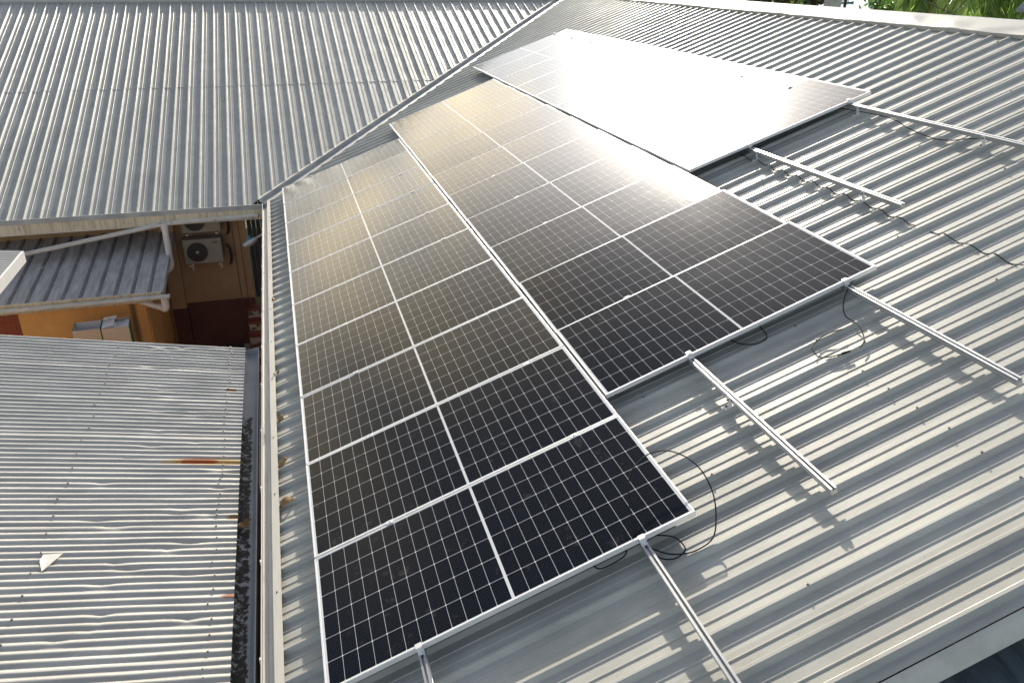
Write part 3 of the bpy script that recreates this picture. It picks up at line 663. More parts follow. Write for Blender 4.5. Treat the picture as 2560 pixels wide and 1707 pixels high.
# ------------------------------------------------------------------ loose cables
def cable(pts, r, label, n=7, plug=False):
    mb = MB(); mb.tube(catmull([W(*p) for p in pts], n), r, 7)
    o = tag(mb.build('cable', M['black'], None), label, 'cable', 'loose black cables on the roof')
    if plug:
        a, b_ = W(*pts[-2]), W(*pts[-1]); d = (b_ - a).normalized()
        mb = MB(); mb.tube([b_ - d * .01, b_ + d * .022], .0085, 8); mb.tube([b_ + d * .022, b_ + d * .05], .0065, 8); mb.build('connector', M['black'], o)
    return o
hc = HP + RIB + .006
cable([(1.90, 11.50, -.05), (1.92, 11.48, -.01), (1.95, 11.36, .05), (2.00, 11.24, .09), (2.07, 11.13, .12), (2.16, 11.07, .13), (2.26, 11.05, .13), (2.35, 11.09, .12), (2.42, 11.18, .09), (2.45, 11.30, .05), (2.43, 11.45, 0), (2.37, 11.57, -.06), (2.29, 11.66, -.10), (2.18, 11.68, hc), (2.10, 11.66, hc), (2.03, 11.62, -.10), (1.97, 11.56, -.08), (1.93, 11.51, -.06),
       (1.92, 11.50, -.05), (1.95, 11.58, -.08), (1.99, 11.63, hc), (2.05, 11.665, hc), (2.11, 11.66, hc + .01), (2.13, 11.62, -.10), (2.11, 11.55, -.08), (2.05, 11.50, -.07), (1.985, 11.47, -.06)], .0042, 'long black cable coiled in loops over the corner of the lowest panel', plug=True)
cable([(1.61, 11.38, -.09), (1.63, 11.45, hc), (1.65, 11.485, hc), (1.70, 11.495, hc), (1.77, 11.49, hc), (1.82, 11.475, hc), (1.84, 11.44, -.10), (1.84, 11.36, -.06)], .004, 'short black cable looping below the edge of the lowest left panel')
cable([(3.35, 9.90, -.07), (3.36, 9.98, -.10), (3.38, 10.06, hc), (3.42, 10.13, hc), (3.48, 10.17, hc), (3.55, 10.165, hc), (3.59, 10.11, hc), (3.60, 10.03, -.10), (3.61, 9.92, -.06)], .0042, 'black cable loop hanging below the lowest panel of the middle column')
cable([(4.46, 10.00, -.07), (4.40, 10.05, -.045), (4.33, 10.10, -.03), (4.27, 10.13, -.06), (4.21, 10.17, -.10), (4.15, 10.25, hc), (4.11, 10.34, hc), (4.11, 10.43, hc), (4.09, 10.52, hc), (4.05, 10.61, hc - .01), (4.01, 10.67, hc), (3.95, 10.71, hc)], .0042, 'wavy black cable dropping from the right clamp onto the roof ribs')
cable([(3.99, 10.46, hc + .01), (3.92, 10.44, hc + .01), (3.84, 10.43, hc), (3.76, 10.46, hc), (3.71, 10.51, hc + .01), (3.69, 10.60, hc), (3.72, 10.65, hc), (3.78, 10.68, hc), (3.83, 10.69, hc)], .0042, 'cut black cable curled like a hook on the ribs', plug=True)
def ribs_follow(us, va, vb, n, seed, lift=.004):
    out = []
    for i in range(n):
        v = va + (vb - va) * i / (n - 1); ph = (v - PH1) / PITCH; f = abs(ph - round(ph)) * PITCH
        h = HP + lift + max(0, RIB + .002 - max(0, f - .014) * .42) + .004 * nz(i * .7, seed)
        out.append((us + .035 * nz(v * 1.7, seed) + .012 * nz(v * 9, seed), v, h))
    return out
cable(ribs_follow(5.30, 6.8, 9.6, 34, 3.3), .0042, 'thin black cable zigzagging over the ribs under the lower glare rail', 3)
cable([(6.55, 6.75, -.07), (6.58, 6.97, -.08), (6.60, 7.45, -.075), (6.60, 7.72, -.085), (6.57, 7.89, hc), (6.52, 8.13, hc), (6.49, 8.41, hc), (6.53, 8.57, hc), (6.59, 8.71, -.09), (6.62, 8.85, -.07)], .0045, 'black cable sagging beneath the rail nearest the ridge')
cable(ribs_follow(5.31, 9.75, 11.6, 26, 6.1), .004, 'thin dark cable creeping over the ribs towards the right edge', 3)

# ------------------------------------------------------------------ dry leaves and the offcut
def leaf(c, mw, ln, wd, label, seed):
    mb = MB(); rr = random.Random(seed); n = 7; vs = []
    for i in range(n):
        t = i / (n - 1); ww = wd * math.sin(math.pi * (t * .92 + .04)) * (1 + .25 * rr.uniform(-1, 1)); z = .022 * math.sin(t * 5 + seed) + .012
        vs += [(ln * (t - .5), -ww, z + .016 * rr.random()), (ln * (t - .5), 0, z - .008), (ln * (t - .5), ww, z + .020 * rr.random())]
    fs = []
    for i in range(n - 1):
        for j in range(2): a = i * 3 + j; fs.append((a, a + 3, a + 4, a + 1))
    mb.add(vs, fs, sm=True); o = mb.build('dry_leaf', M['leaf_dry']); o.matrix_world = Matrix.Translation(c) @ mw; o.matrix_basis = o.matrix_world.copy()
    sl = o.modifiers.new('thick', 'SOLIDIFY'); sl.thickness = .0012
    return tag(o, label, 'leaf', 'dry leaves caught along the eave')
for i, (u, v, a, ln, lb) in enumerate(((-.27, 7.10, .4, .07, 'smallest crumpled brown leaf caught where the ribs meet the gutter flashing'), (-.255, 8.10, 1.2, .10, 'pale yellow crumpled leaf standing against the gutter flashing'),
                                        (-.245, 8.84, .5, .11, 'curled brown leaf lying across a rib end by the gutter'), (-.225, 9.42, .2, .12, 'flat tan dry leaf, nearest the viewer, by the gutter'), (-.27, 5.0, .7, .08, 'farthest dry leaf on the rib ends near the valley corner'))):
    leaf(W(u, v, HP + RIB * .7), RM @ Matrix.Rotation(a, 4, 'Z') @ Matrix.Rotation(.35, 4, 'X'), ln, ln * .3, lb, i + 2)

leaf(Vector((-.55, -8.98, -.645)), Matrix.Rotation(.3, 4, 'Z'), .11, .04, 'broad brown dry leaf lying in the black mossy gutter', 9)
# ------------------------------------------------------------------ left outbuilding with old corrugated iron
T3 = R(10.62); C3, S3 = math.cos(T3), math.sin(T3); A3 = Vector((-.595, -5.62, -.55))
U3 = Vector((-C3, 0, S3)); N3 = Vector((S3, 0, C3))
def W3(s, y, h=0): return A3 + U3 * s + Vector((0, y, 0)) + N3 * h
ob = thing('outbuilding', Vector((-3, -9.5, -3.4)), 'low outbuilding with dented rusty corrugated iron roof beside the mossy gutter', 'building')
rr = random.Random(5)
dents = [(rr.uniform(.15, 1.1) ** 1.0, -rr.uniform(0, 5.4), rr.uniform(.03, .10), rr.uniform(.02, .05), rr.uniform(.004, .013)) for _ in range(60)]
mb = MB(); y0, y1, dy, L3 = 0.02, -7.6, .0076, 7.5
ny = int((y0 - y1) / dy); ss = [0, .02, .06] + [.1 + .05 * i for i in range(32)] + [1.75 + .16 * i for i in range(12)] + [3.7 + .4 * i for i in range(10)]
xs = len(ss)
for j in range(ny + 1):
    y = y0 - dy * j; kk = round(y / .0762)
    for s in ss:
        near = math.exp(-s * 1.1)
        yy = y + near * .010 * nz(s * 2.3, kk * 1.7) + .0015 * nz(s * 1.1, kk * .9, 4)
        a = .0086 * (1 + .22 * nz(s * 1.2, kk * 2.3, 7) * (near + .25))
        h = a * math.cos(2 * math.pi * y / .0762) + .003 * nz(s * .9, y * .8) + .006 * near * nz(s * 2, y * 1.3, 2)
        for (ds, dyy, rs, ry, dp_) in dents:
            if abs(s - ds) < 2 * rs and abs(y - dyy) < 2 * ry:
                h -= dp_ * math.exp(-((s - ds) / rs) ** 2 - ((y - dyy) / ry) ** 2)
        # overlapped sheet edges
        h += .004 * (1 if int((y + 100) / .72) % 2 else 0)
        mb.v.append(tuple(W3(s, yy, h)))
for j in range(ny):
    for i in range(xs - 1): mb.f.append([j * xs + i, j * xs + i + 1, (j + 1) * xs + i + 1, (j + 1) * xs + i]); mb.mi.append(0); mb.sm.append(True)
r3 = mb.build('roof', M['iron'], ob)
cand = []
for k in range(0, 96):
    y = -.0762 * k - .0
    for j, s in enumerate((.16, 1.36, 2.6)):
        if (k + j) % (2 if j == 0 else 3) == 0 or (j == 0 and rr.random() < .2): cand.append(W3(s + rr.uniform(-.02, .02), y, .010))
nsc = 0; rest = MB()
for p in cand:
    if nsc < 95:
        o = proto.copy(); COL.objects.link(o); o.parent = r3; o.matrix_parent_inverse = world_of(r3).inverted(); o.matrix_basis = Matrix.Translation(p) @ N3.to_track_quat('Z', 'X').to_matrix().to_4x4(); nsc += 1
    else: m2 = screw_mb(p, N3); rest.add(m2.v, m2.f)
if rest.v: ro = rest.build('roof_screws', M['screw'], ob); ro['kind'] = 'stuff'
# box gutter 3
gx0, gx1 = -.615, -.455
g = MB(); zt, dpt = -.60, .095
prof = [(gx1, 0), (gx1 - .006, -dpt * .6), (gx1 - .04, -dpt), (gx0 + .03, -dpt), (gx0, -dpt * .7), (gx0, -.02), (gx0 - .005, -.02), (gx0 - .005, -dpt - .004), (gx1 + .006, -dpt - .004), (gx1 + .008, 0)]
g.prism(prof, (0, -5.50, zt), (0, -13.2, zt), Vector((1, 0, 0)), Vector((0, 0, 1))); g.prism(prof[:6], (0, -5.50, zt), (0, -5.506, zt), Vector((1, 0, 0)), Vector((0, 0, 1)))
g3 = g.build('gutter', M['moss'], ob)
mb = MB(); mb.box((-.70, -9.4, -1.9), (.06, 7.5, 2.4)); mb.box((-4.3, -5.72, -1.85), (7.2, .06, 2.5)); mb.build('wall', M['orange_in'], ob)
# triangular offcut lying on it
mb = MB(); z_ = .014
pts = [W3(1.33, -3.83, z_), W3(1.20, -3.835, z_ + .01), W3(1.29, -3.90, z_ + .002), W3(1.30, -4.02, z_ - .002), W3(1.335, -3.92, z_ + .006)]
mb.add([p for p in pts], [(0, 2, 1), (0, 4, 2), (4, 3, 2), (1, 2, 3)]); o = mb.build('metal_offcut', M['scrap']); sl = o.modifiers.new('thick', 'SOLIDIFY'); sl.thickness = .0015
tag(o, 'pale triangular metal offcut lying on the corrugated iron roof', 'offcut')

# ------------------------------------------------------------------ small roof corner at the left edge
sh = thing('shed', Vector((-5, -4.5, -3.4)), 'shed whose small ribbed roof corner with white edge trim shows at left edge', 'building')
mb = MB(); A4 = Vector((-3.43, -3.15, .12)); n = 0
ys = [A4.y - .0254 * i for i in range(120)]
for i, y in enumerate(ys):
    h = .011 if i % 3 == 0 else 0.0
    for x in (0, .5, 1.5, 4): mb.v.append((A4.x - x, y, A4.z + x * .10 + h))
for i in range(len(ys) - 1):
    for j in range(3): mb.f.append([i * 4 + j, i * 4 + j + 1, i * 4 + 5 + j, i * 4 + 4 + j]); mb.mi.append(0); mb.sm.append(False)
mb.build('roof', M['iron'], sh)
mb = MB(); mb.box((A4.x + .012, A4.y - 1.50, A4.z - .075), (.03, 3.0, .15)); mb.build('fascia', M['white_paint'], sh)
mb = MB(); mb.box((A4.x - 2.7, A4.y - 1.5, -1.72), (3.6, 2.6, 3.3)); mb.build('wall', M['house_wall'], sh)

# ------------------------------------------------------------------ lean-to annex in the courtyard
an = thing('annex', Vector((-4, -.6, -3.4)), 'orange lean-to annex with weathered dark metal roof below the far eave', 'building')
B5 = Vector((-2.0734, 1.0, -.906)); F5 = Vector((-2.0734, -1.4748, -1.2376))
d5 = (F5 - B5); l5 = d5.length; d5n = d5.normalized(); n5 = Vector((1, 0, 0)).cross(d5n); n5 = n5 if n5.z > 0 else -n5
mb = MB(); pr5 = []
x = 0.0
while x < 6.2:
    for (dx, h) in ((0, 0), (.018, .022), (.045, .022), (.063, 0), (.255, 0)): pr5.append((x + dx + .16, h))
    x += .2575
pr5 = [(0, .0)] + pr5
for s in (0, .5, 1, 1.5, 2.0, l5):
    for (x, h) in pr5: mb.v.append(tuple(B5 + d5n * s + Vector((-x, 0, 0)) + n5 * (h + .004 * nz(x * 2, s))))
m_ = len(pr5)
for a in range(5):
    for i in range(m_ - 1): mb.f.append([a * m_ + i, a * m_ + i + 1, (a + 1) * m_ + i + 1, (a + 1) * m_ + i]); mb.mi.append(1 if .001 < max(pr5[i][1], pr5[i + 1][1]) else 0); mb.sm.append(False)
r5 = mb.build('roof', [M['oldroof'], M['oldrib']], an)
mb = MB(); mb.box((-4.98, F5.y - .004, F5.z - .012), (5.8, .03, .062)); mb.build('eave_flashing', M['fascia'], an)
mb = MB(); e = B5 + Vector((.012, 0, -.05)); f_ = F5 + Vector((.012, 0, -.05)); mb.prism([(-.01, -.06), (.01, -.06), (.01, .06), (-.01, .06)], e, f_, Vector((1, 0, 0)), n5); mb.build('barge_board', M['oldroof'], an)
yg = F5.y - .10
half_gutter((-1.945, yg, -1.262), (-7.6, yg, -1.285), .058).build('gutter', M['pvc'], an)
mb = MB(); mb.box((-4.9, F5.y + .10, F5.z - .125), (5.3, .03, .12)); mb.build('fascia', M['fascia'], an)
for x in (-2.27, -2.95, -3.65, -4.35, -5.05):
    c = MB(); c.tube([(x, yg - .061 * math.cos(t), -1.266 - .061 * math.sin(t)) for t in (math.pi * i / 10 for i in range(11))], .006, 6); c.tube([(x, yg + .05, -1.266), (x, yg + .13, -1.25)], .006, 6); c.build('gutter_bracket', M['steel'], an)
mb = MB(); mb.tube([(-2.03, yg, -1.30), (-2.03, yg, -1.40)], .060, 14); mb.tube(catmull([(-2.03, yg, -1.36), (-2.03, yg, -1.45), (-2.045, yg + .03, -1.50), (-2.09, yg + .10, -1.515), (-2.14, yg + .16, -1.50)], 4), .056, 14)
mb.tube([(-2.10, yg + .11, -1.515), (-2.50, -1.30, -1.40)], .05, 12); mb.build('downpipe', M['pvc'], an)
mb = MB(); mb.box((-2.40 - .95, -1.17, -2.35), (1.9, .10, 2.1)); mb.box((-5.9, -1.17, -2.35), (1.4, .10, 2.1)); mb.box((-4.72, -1.17, -1.37), (.96, .10, .14)); mb.box((-2.43, -.05, -2.3), (.10, 2.15, 2.1)); mb.build('wall', M['orange_band'], an)
mb = MB(); mb.box((-4.74, -1.16, -2.42), (.90, .05, 1.96))
for zz in (-1.85, -2.45, -3.05):
    for xx in (-4.52, -4.95): mb.box((xx, -1.188, zz), (.30, .012, .44))
dr = mb.build('door', M['door'], an); mb = MB(); mb.tube([(-4.36, -1.20, -2.4), (-4.36, -1.24, -2.4)], .02, 8); mb.build('handle', M['steel'], dr)
# flecks of litter on its roof
for i, (sx_, ss_, lb) in enumerate(((2.0, 1.25, 'long sliver of white litter nearest the centre of the annex roof'), (1.05, 1.08, 'round white fleck of litter high on the annex roof'), (.82, 1.48, 'bright white fleck low on the annex roof near the pipe'), (3.25, 1.62, 'white fleck of litter at the left of the annex roof'), (2.35, 1.9, 'curled pale litter fleck lowest on the annex roof'))):
    mb = MB(); p = B5 + d5n * ss_ + Vector((-sx_, 0, 0)) + n5 * .016; q = .035 if i else .07
    mb.add([p, p + Vector((q, .01, 0)), p + Vector((q * .9, -.03, .012)), p + Vector((-.01, -.025, .006))], [(0, 1, 2, 3)]); o = mb.build('litter', M['paper']); sl = o.modifiers.new('t', 'SOLIDIFY'); sl.thickness = .004
    tag(o, lb, 'litter', 'white litter on the annex roof')

# ------------------------------------------------------------------ air conditioners
def ac(loc, label, text=True):
    t = thing('air_conditioner', Vector(loc), label, 'air conditioner', 'outdoor air conditioner units on the back wall')
    wd, ht, dp_ = .69, .475, .26
    mb = MB(); mb.box((0, 0, ht / 2), (wd, dp_, ht)); mb.build('casing', M['ac'], t, inv=False, bevel=.015)
    yf_ = -dp_ / 2
    mb = MB(); c = Vector((-.10, yf_ - .006, ht / 2 - .01)); mb.tube([c + Vector((0, .012, 0)), c], .185, 40)
    fg = mb.build('fan_grille', M['ac_dark'], t, inv=False)
    mb = MB()
    for rr_ in (.05, .085, .12, .155, .183): mb.tube([c + Vector((rr_ * math.cos(a), -.008, rr_ * math.sin(a))) for a in (2 * math.pi * i / 32 for i in range(33))], .0028, 5)
    for a in range(16): mb.tube([c + Vector((.03 * math.cos(a * math.pi / 8), -.007, .03 * math.sin(a * math.pi / 8))), c + Vector((.184 * math.cos(a * math.pi / 8), -.007, .184 * math.sin(a * math.pi / 8)))], .002, 4)
    mb.build('wire', M['ac_dark'], fg, inv=False)
    mb = MB(); mb.tube([c + Vector((0, 0, 0)), c + Vector((0, -.014, 0))], .028, 16); mb.build('hub', M['ac_hub'], fg, inv=False)
    mb = MB(); mb.box((.225, yf_ - .004, ht / 2 - .01), (.17, .008, .40)); mb.build('service_panel', M['ac'], t, inv=False, bevel=.004)
    if text:
        mb = MB()
        for i in range(5): mb.box((.190 + i * .020, yf_ - .0095, ht - .075), (.013, .003, .028))
        mb.build('name_plate', M['ink'], t, inv=False)
    for sx_ in (-.26, .26):
        mb = MB(); mb.box((sx_, .04, -.018), (.035, .44, .035)); mb.box((sx_, .24, -.12), (.035, .03, .24)); mb.build('bracket', M['steel'], t, inv=False)
    mb = MB(); mb.tube(catmull([(.39, .02, .30), (.45, .03, .27), (.46, .06, .10), (.45, .10, -.05), (.42, .16, -.15)], 5), .016, 8); mb.tube(catmull([(.39, .05, .24), (.47, .06, .22), (.485, .08, .05), (.46, .12, -.12)], 5), .012, 8); mb.build('pipe', M['ink'], t, inv=False)
ac((-1.565, .78, -1.50), 'whole air conditioner unit with round black fan, lower of the two')
ac((-1.535, .78, -.90), 'air conditioner unit half hidden behind the white gutter pipe, upper of the two', False)

# ------------------------------------------------------------------ lamp under the eave
t = thing('outdoor_lamp', Vector((-.45, .0, -.86)), 'grey outdoor lamp with clear ribbed cover and blue sensor on an arm', 'lamp')
a, b_ = Vector((-.45, -.05, -.82)), Vector((-.80, -.05, -1.0)); d = (b_ - a).normalized()
mb = MB(); mb.tube([a + Vector((.30, 0, .16)), a, a + d * .14], .020, 10); mb.build('arm', M['lamp_body'], t)
mb = MB(); q = d.cross(Vector((0, 1, 0))).normalized()
def ell(mb, c, rx, ry, rz, half, seg=18):
    vs = []; n = 7
    for i in range(n + 1):
        ph = math.pi / 2 * i / n * (1 if half > 0 else -1)
        for j in range(seg): th = 2 * math.pi * j / seg; rb = 1 + (.03 if (half > 0 and j % 2) else 0); vs.append(c + d * (rx * math.cos(ph) * math.cos(th) * rb) + Vector((0, 1, 0)) * (ry * math.cos(ph) * math.sin(th) * rb) + up5 * (rz * math.sin(ph)))
    mb.add(vs, [(i * seg + j, i * seg + (j + 1) % seg, (i + 1) * seg + (j + 1) % seg, (i + 1) * seg + j) for i in range(n) for j in range(seg)], sm=True)
up5 = q if q.z > 0 else -q
cc = a + d * .25
m1 = MB(); ell(m1, cc, .145, .085, .045, 1); m1.build('cover', M['lamp_glass'], t)
m1 = MB(); ell(m1, cc - up5 * .001, .148, .088, .075, -1); m1.build('lamp_body', M['lamp_body'], t)
m1 = MB(); m1.tube([cc + up5 * .03 - d * .03, cc + up5 * .10 - d * .03], .035, 14); m1.build('sensor', M['lamp_blue'], t)

# ------------------------------------------------------------------ stairs, bin, table and boxes in the courtyard
st = thing('stairs', Vector((-.4, 0, -3.4)), 'stairs with red treads and stone risers beneath the gutter', 'stairs')
for i in range(6):
    y = .62 - .27 * i; z = -2.46 - .165 * i
    mb = MB(); mb.box((-.42, y, z - .012), (1.0, .30, .03)); mb.build('tread', M['red'], st)
    mb = MB(); mb.box((-.42, y - .125, z - .105), (.98, .03, .155)); mb.build('riser', M['stone'], st)
mb = MB(); mb.add([(-.90, .75, -3.4), (-.90, -.85, -3.4), (-.90, -.85, -3.32), (-.90, .75, -2.5)], [(0, 1, 2, 3)]); mb.add([(-.906, .75, -3.4), (-.906, -.85, -3.4), (-.906, -.85, -3.32), (-.906, .75, -2.5)], [(3, 2, 1, 0)]); mb.build('side_wall', M['stone'], st)
t = thing('bin', Vector((-1.16, -.55, -3.4)), 'black plastic bin standing in shadow at the foot of the stairs', 'bin')
mb = MB(); mb.prism([(-.14, -.14), (.14, -.14), (.14, .14), (-.14, .14)], (0, 0, 0), (0, 0, .62), Vector((1, 0, 0)), Vector((0, 1, 0))); mb.build('body', M['bin'], t, inv=False, bevel=.02)
mb = MB(); mb.box((0, 0, .64), (.32, .32, .04)); mb.build('lid', M['bin'], t, inv=False, bevel=.01)
tb = thing('table', Vector((-3.05, -1.75, -3.4)), 'timber table mostly hidden behind the corrugated roof, holding two boxes', 'table')
mb = MB(); mb.box((0, 0, 1.285), (1.3, .62, .035)); mb.build('table_top', M['wood'], tb, inv=False)
for sx_ in (-.58, .58):
    for sy in (-.25, .25): mb = MB(); mb.box((sx_, sy, .633), (.06, .06, 1.266)); mb.build('leg', M['wood'], tb, inv=False)
def carton(loc, rot, label, closed):
    t = thing('cardboard_box', Matrix.Translation(loc) @ Matrix.Rotation(rot, 4, 'Z'), label, 'box', 'white and green cartons by the orange wall')
    wx, wy, h = .395, .36, .50; th = .008
    mb = MB()
    mb.box((0, 0, th / 2), (wx, wy, th), mi=0); mb.box((0, -wy / 2, h / 2), (wx, th, h), mi=1); mb.box((0, wy / 2, h / 2), (wx, th, h), mi=1)
    mb.box((-wx / 2, 0, h / 2), (th, wy - th, h), mi=2); mb.box((wx / 2, 0, h / 2), (th, wy - th, h), mi=2)
    mb.box((0, wy / 2 - .006, h / 2), (wx - .02, .004, h - .01), mi=0); mb.box((-wx / 2 + .006, 0, h / 2), (.004, wy - .02, h - .01), mi=0); mb.box((wx / 2 - .006, 0, h / 2), (.004, wy - .02, h - .01), mi=0); mb.box((0, -wy / 2 + .006, h / 2), (wx - .02, .004, h - .01), mi=0)
    mb.build('carton_body', [M['box_white'], M['box_tan'], M['box_green']], t, inv=False)
    def flap(p0, p1, out_, ang, ln):
        p0, p1 = Vector(p0), Vector(p1); dd = Vector(out_) * math.cos(ang) + Vector((0, 0, 1)) * math.sin(ang)
        mb = MB(); mb.add([p0, p1, p1 + dd * ln, p0 + dd * ln], [(0, 1, 2, 3)]); o = mb.build('flap', M['box_white'], t, inv=False); s = o.modifiers.new('t', 'SOLIDIFY'); s.thickness = .006
        return p0, p1, dd
    if closed:
        flap((-.195, -.18, .505), (-.195, .18, .505), (1, 0, 0), R(12), .19); flap((.195, -.17, .503), (.195, .14, .503), (-1, 0, 0), R(-4), .20)
        flap((-.02, .178, .50), (.19, .178, .50), (0, -1, 0), R(25), .09); flap((-.19, .10, .52), (0.0, .12, .53), (.2, .3, 0), R(30), .10); flap((-.19, -.178, .512), (.02, -.178, .512), (0, 1, 0), R(6), .16)
        for size, loc, ry, rz_ in ((.11, (-.16, -.02, .556), -12, 25), (.06, (.07, 0, .515), 0, 20)):
            cu = bpy.data.curves.new('printing', 'FONT'); cu.body = 'CS'; cu.size = size; cu.extrude = .001
            tmp = bpy.data.objects.new('tmp', cu); me = bpy.data.meshes.new_from_object(tmp); bpy.data.objects.remove(tmp)
            me.materials.clear(); me.materials.append(M['box_green'])
            o = bpy.data.objects.new('printed_mark', me); COL.objects.link(o); o.parent = t; o.matrix_basis = Matrix.Translation(loc) @ Matrix.Rotation(R(ry), 4, 'Y') @ Matrix.Rotation(R(rz_), 4, 'Z')
carton(Vector((-3.21, -1.72, -2.096)), R(4), 'open empty white carton, left of the two by the orange wall', False)
carton(Vector((-2.79, -1.74, -2.096)), R(5), 'white carton with green side and half closed flaps', True)

# ------------------------------------------------------------------ lower roof beyond the near gable
co = thing('carport', Vector((5, -14, -3.4)), 'carport with dark green ribbed roof below the near gable edge', 'building')
mb = MB(); x = 2.25; pr6 = []
while x < 10:
    for dx, h in ((0, 0), (.02, .03), (.06, .03), (.08, 0), (.13, 0), (.135, .004), (.145, .004), (.15, 0)): pr6.append((x + dx, h))
    x += .25
for s in (0, 1.5, 3, 5.5):
    for (x, h) in pr6: mb.v.append((x, -12.66 - s * .97, .62 - s * .22 + h))
m_ = len(pr6)
for a in range(3):
    for i in range(m_ - 1): mb.f.append([a * m_ + i, a * m_ + i + 1, (a + 1) * m_ + i + 1, (a + 1) * m_ + i]); mb.mi.append(0); mb.sm.append(False)
mb.build('roof', M['darkroof'], co)
for x in (2.6, 6, 9.4): mb = MB(); mb.tube([(x, -17.6, -3.4), (x, -17.6, -.55)], .06, 10); mb.build('post', M['steel'], co)

# ------------------------------------------------------------------ ground and sea
mb = MB(); nx = 60; ny_ = 60
def gh(x, y):
    d = max(0, (x * .55 + y * .83) - 24)
    return -3.4 - min(22, d * .16 + .0) - .0
gxs = [-300 + 600 * (i / nx) for i in range(nx + 1)]; gys = [-300 + 420 * (j / ny_) for j in range(ny_ + 1)]
for x in gxs:
    for y in gys: mb.v.append((x, y, gh(x, y)))
for i in range(nx):
    for j in range(ny_): a = i * (ny_ + 1) + j; mb.f.append([a, a + ny_ + 1, a + ny_ + 2, a + 1]); mb.mi.append(0); mb.sm.append(True)
structure(mb.build('ground', M['grass']))
mb = MB(); mb.add([(-11, -13, -3.39), (.0, -13, -3.39), (.0, 1, -3.39), (-11, 1, -3.39)], [(0, 1, 2, 3)]); structure(mb.build('courtyard_floor', M['concrete']))
mb = MB(); mb.add([(-7000, -7000, -21.4), (7000, -7000, -21.4), (7000, 7000, -21.4), (-7000, 7000, -21.4)], [(0, 1, 2, 3)]); structure(mb.build('sea', M['sea']))

# ------------------------------------------------------------------ trees, palms, poles, house, boats beyond the ridge
F = 2019.3
def ray(px, py):
    c = Vector(((px - 1280) / F, (py - 853.5) / F, 1)); d = Vector((RW[0][0] * c.x + RW[0][1] * c.y + RW[0][2], RW[1][0] * c.x + RW[1][1] * c.y + RW[1][2], RW[2][0] * c.x + RW[2][1] * c.y + RW[2][2])); return d.normalized()
def at(px, py, dist): return CAM + ray(px, py) * dist
def tree(c, rx, rz, nleaf, ls, m, label, seed, group='trees beyond the ridge'):
    rr = random.Random(seed); gz_ = gh(c.x, c.y); t = thing('tree', Vector((c.x, c.y, gz_)), label, 'tree', group)
    mb = MB(); top = c + Vector((0, 0, -.1 * rz)); base = Vector((c.x, c.y, gz_))
    mb.tube([base, base.lerp(top, .5) + Vector((.15, .1, 0)), top], .05 * rx + .12, 9, r2=.06)
    limbs = []
    for i in range(9):
        a = rr.uniform(0, 6.28); e = c + Vector((math.cos(a) * rx * .7, math.sin(a) * rx * .7, rr.uniform(-.5, .7) * rz)); s0 = base.lerp(top, rr.uniform(.55, .95)); mb.tube([s0, s0.lerp(e, .5) + Vector((0, 0, .2)), e], .05, 6, r2=.015); limbs.append(e)
    mb.build('trunk', M['trunk'], t)
    mb = MB(); clumps = []
    while len(clumps) < 46:
        p = Vector((rr.uniform(-1, 1), rr.uniform(-1, 1), rr.uniform(-1, 1)))
        if .45 < p.length < 1.0: clumps.append((c + Vector((p.x * rx, p.y * rx, p.z * rz)), rr.uniform(.14, .30) * rx))
    for i in range(nleaf):
        cc, cr = clumps[rr.randrange(len(clumps))]; p = Vector((rr.gauss(0, 1), rr.gauss(0, 1), rr.gauss(0, .8)))
        if p.length > 2.0: p *= 2.0 / p.length
        p = cc + p * cr * .6; nrm = Vector((rr.gauss(0, 1), rr.gauss(0, 1), rr.gauss(.6, 1))).normalized(); a = nrm.orthogonal().normalized(); b2 = nrm.cross(a); th = rr.uniform(0, 6.28); a, b2 = a * math.cos(th) + b2 * math.sin(th), b2 * math.cos(th) - a * math.sin(th)
        s = ls * rr.uniform(.6, 1.3)
        mb.add([p - a * s, p + b2 * s * .42 - a * .2 * s, p + a * s, p - b2 * s * .42 - a * .2 * s], [(0, 1, 2, 3)])
    mb.build('crown', m, t)
tree(at(1868, -60, 31), 3.0, 2.4, 9000, .16, M['leaf_olive'], 'wide dark olive tree rising behind the glaring ridge left of the concrete pole', 21)
tree(at(2262, -28, 40), 1.55, 1.9, 5200, .12, M['leaf_green'], 'bushy bright green tree just left of the palms', 22)
tree(at(2222, 42, 38), .8, .55, 1500, .08, M['leaf_green'], 'low rounded green bush at the foot of the bushy tree, beside the sea', 25)
tree(at(2420, 20, 50), 4.6, 3.0, 7000, .2, M['leaf_deep'], 'deep green spreading tree in shadow behind the palms', 23)
tree(at(2560, 10, 46), 3.0, 3.2, 5000, .17, M['leaf_deep'], 'dark tree at the right edge behind the grey house roof', 24)
tree(at(1995, 30, 27), .35, .35, 500, .06, M['leaf_palm'], 'tiny yellow green shrub tip poking above the ridge', 26)
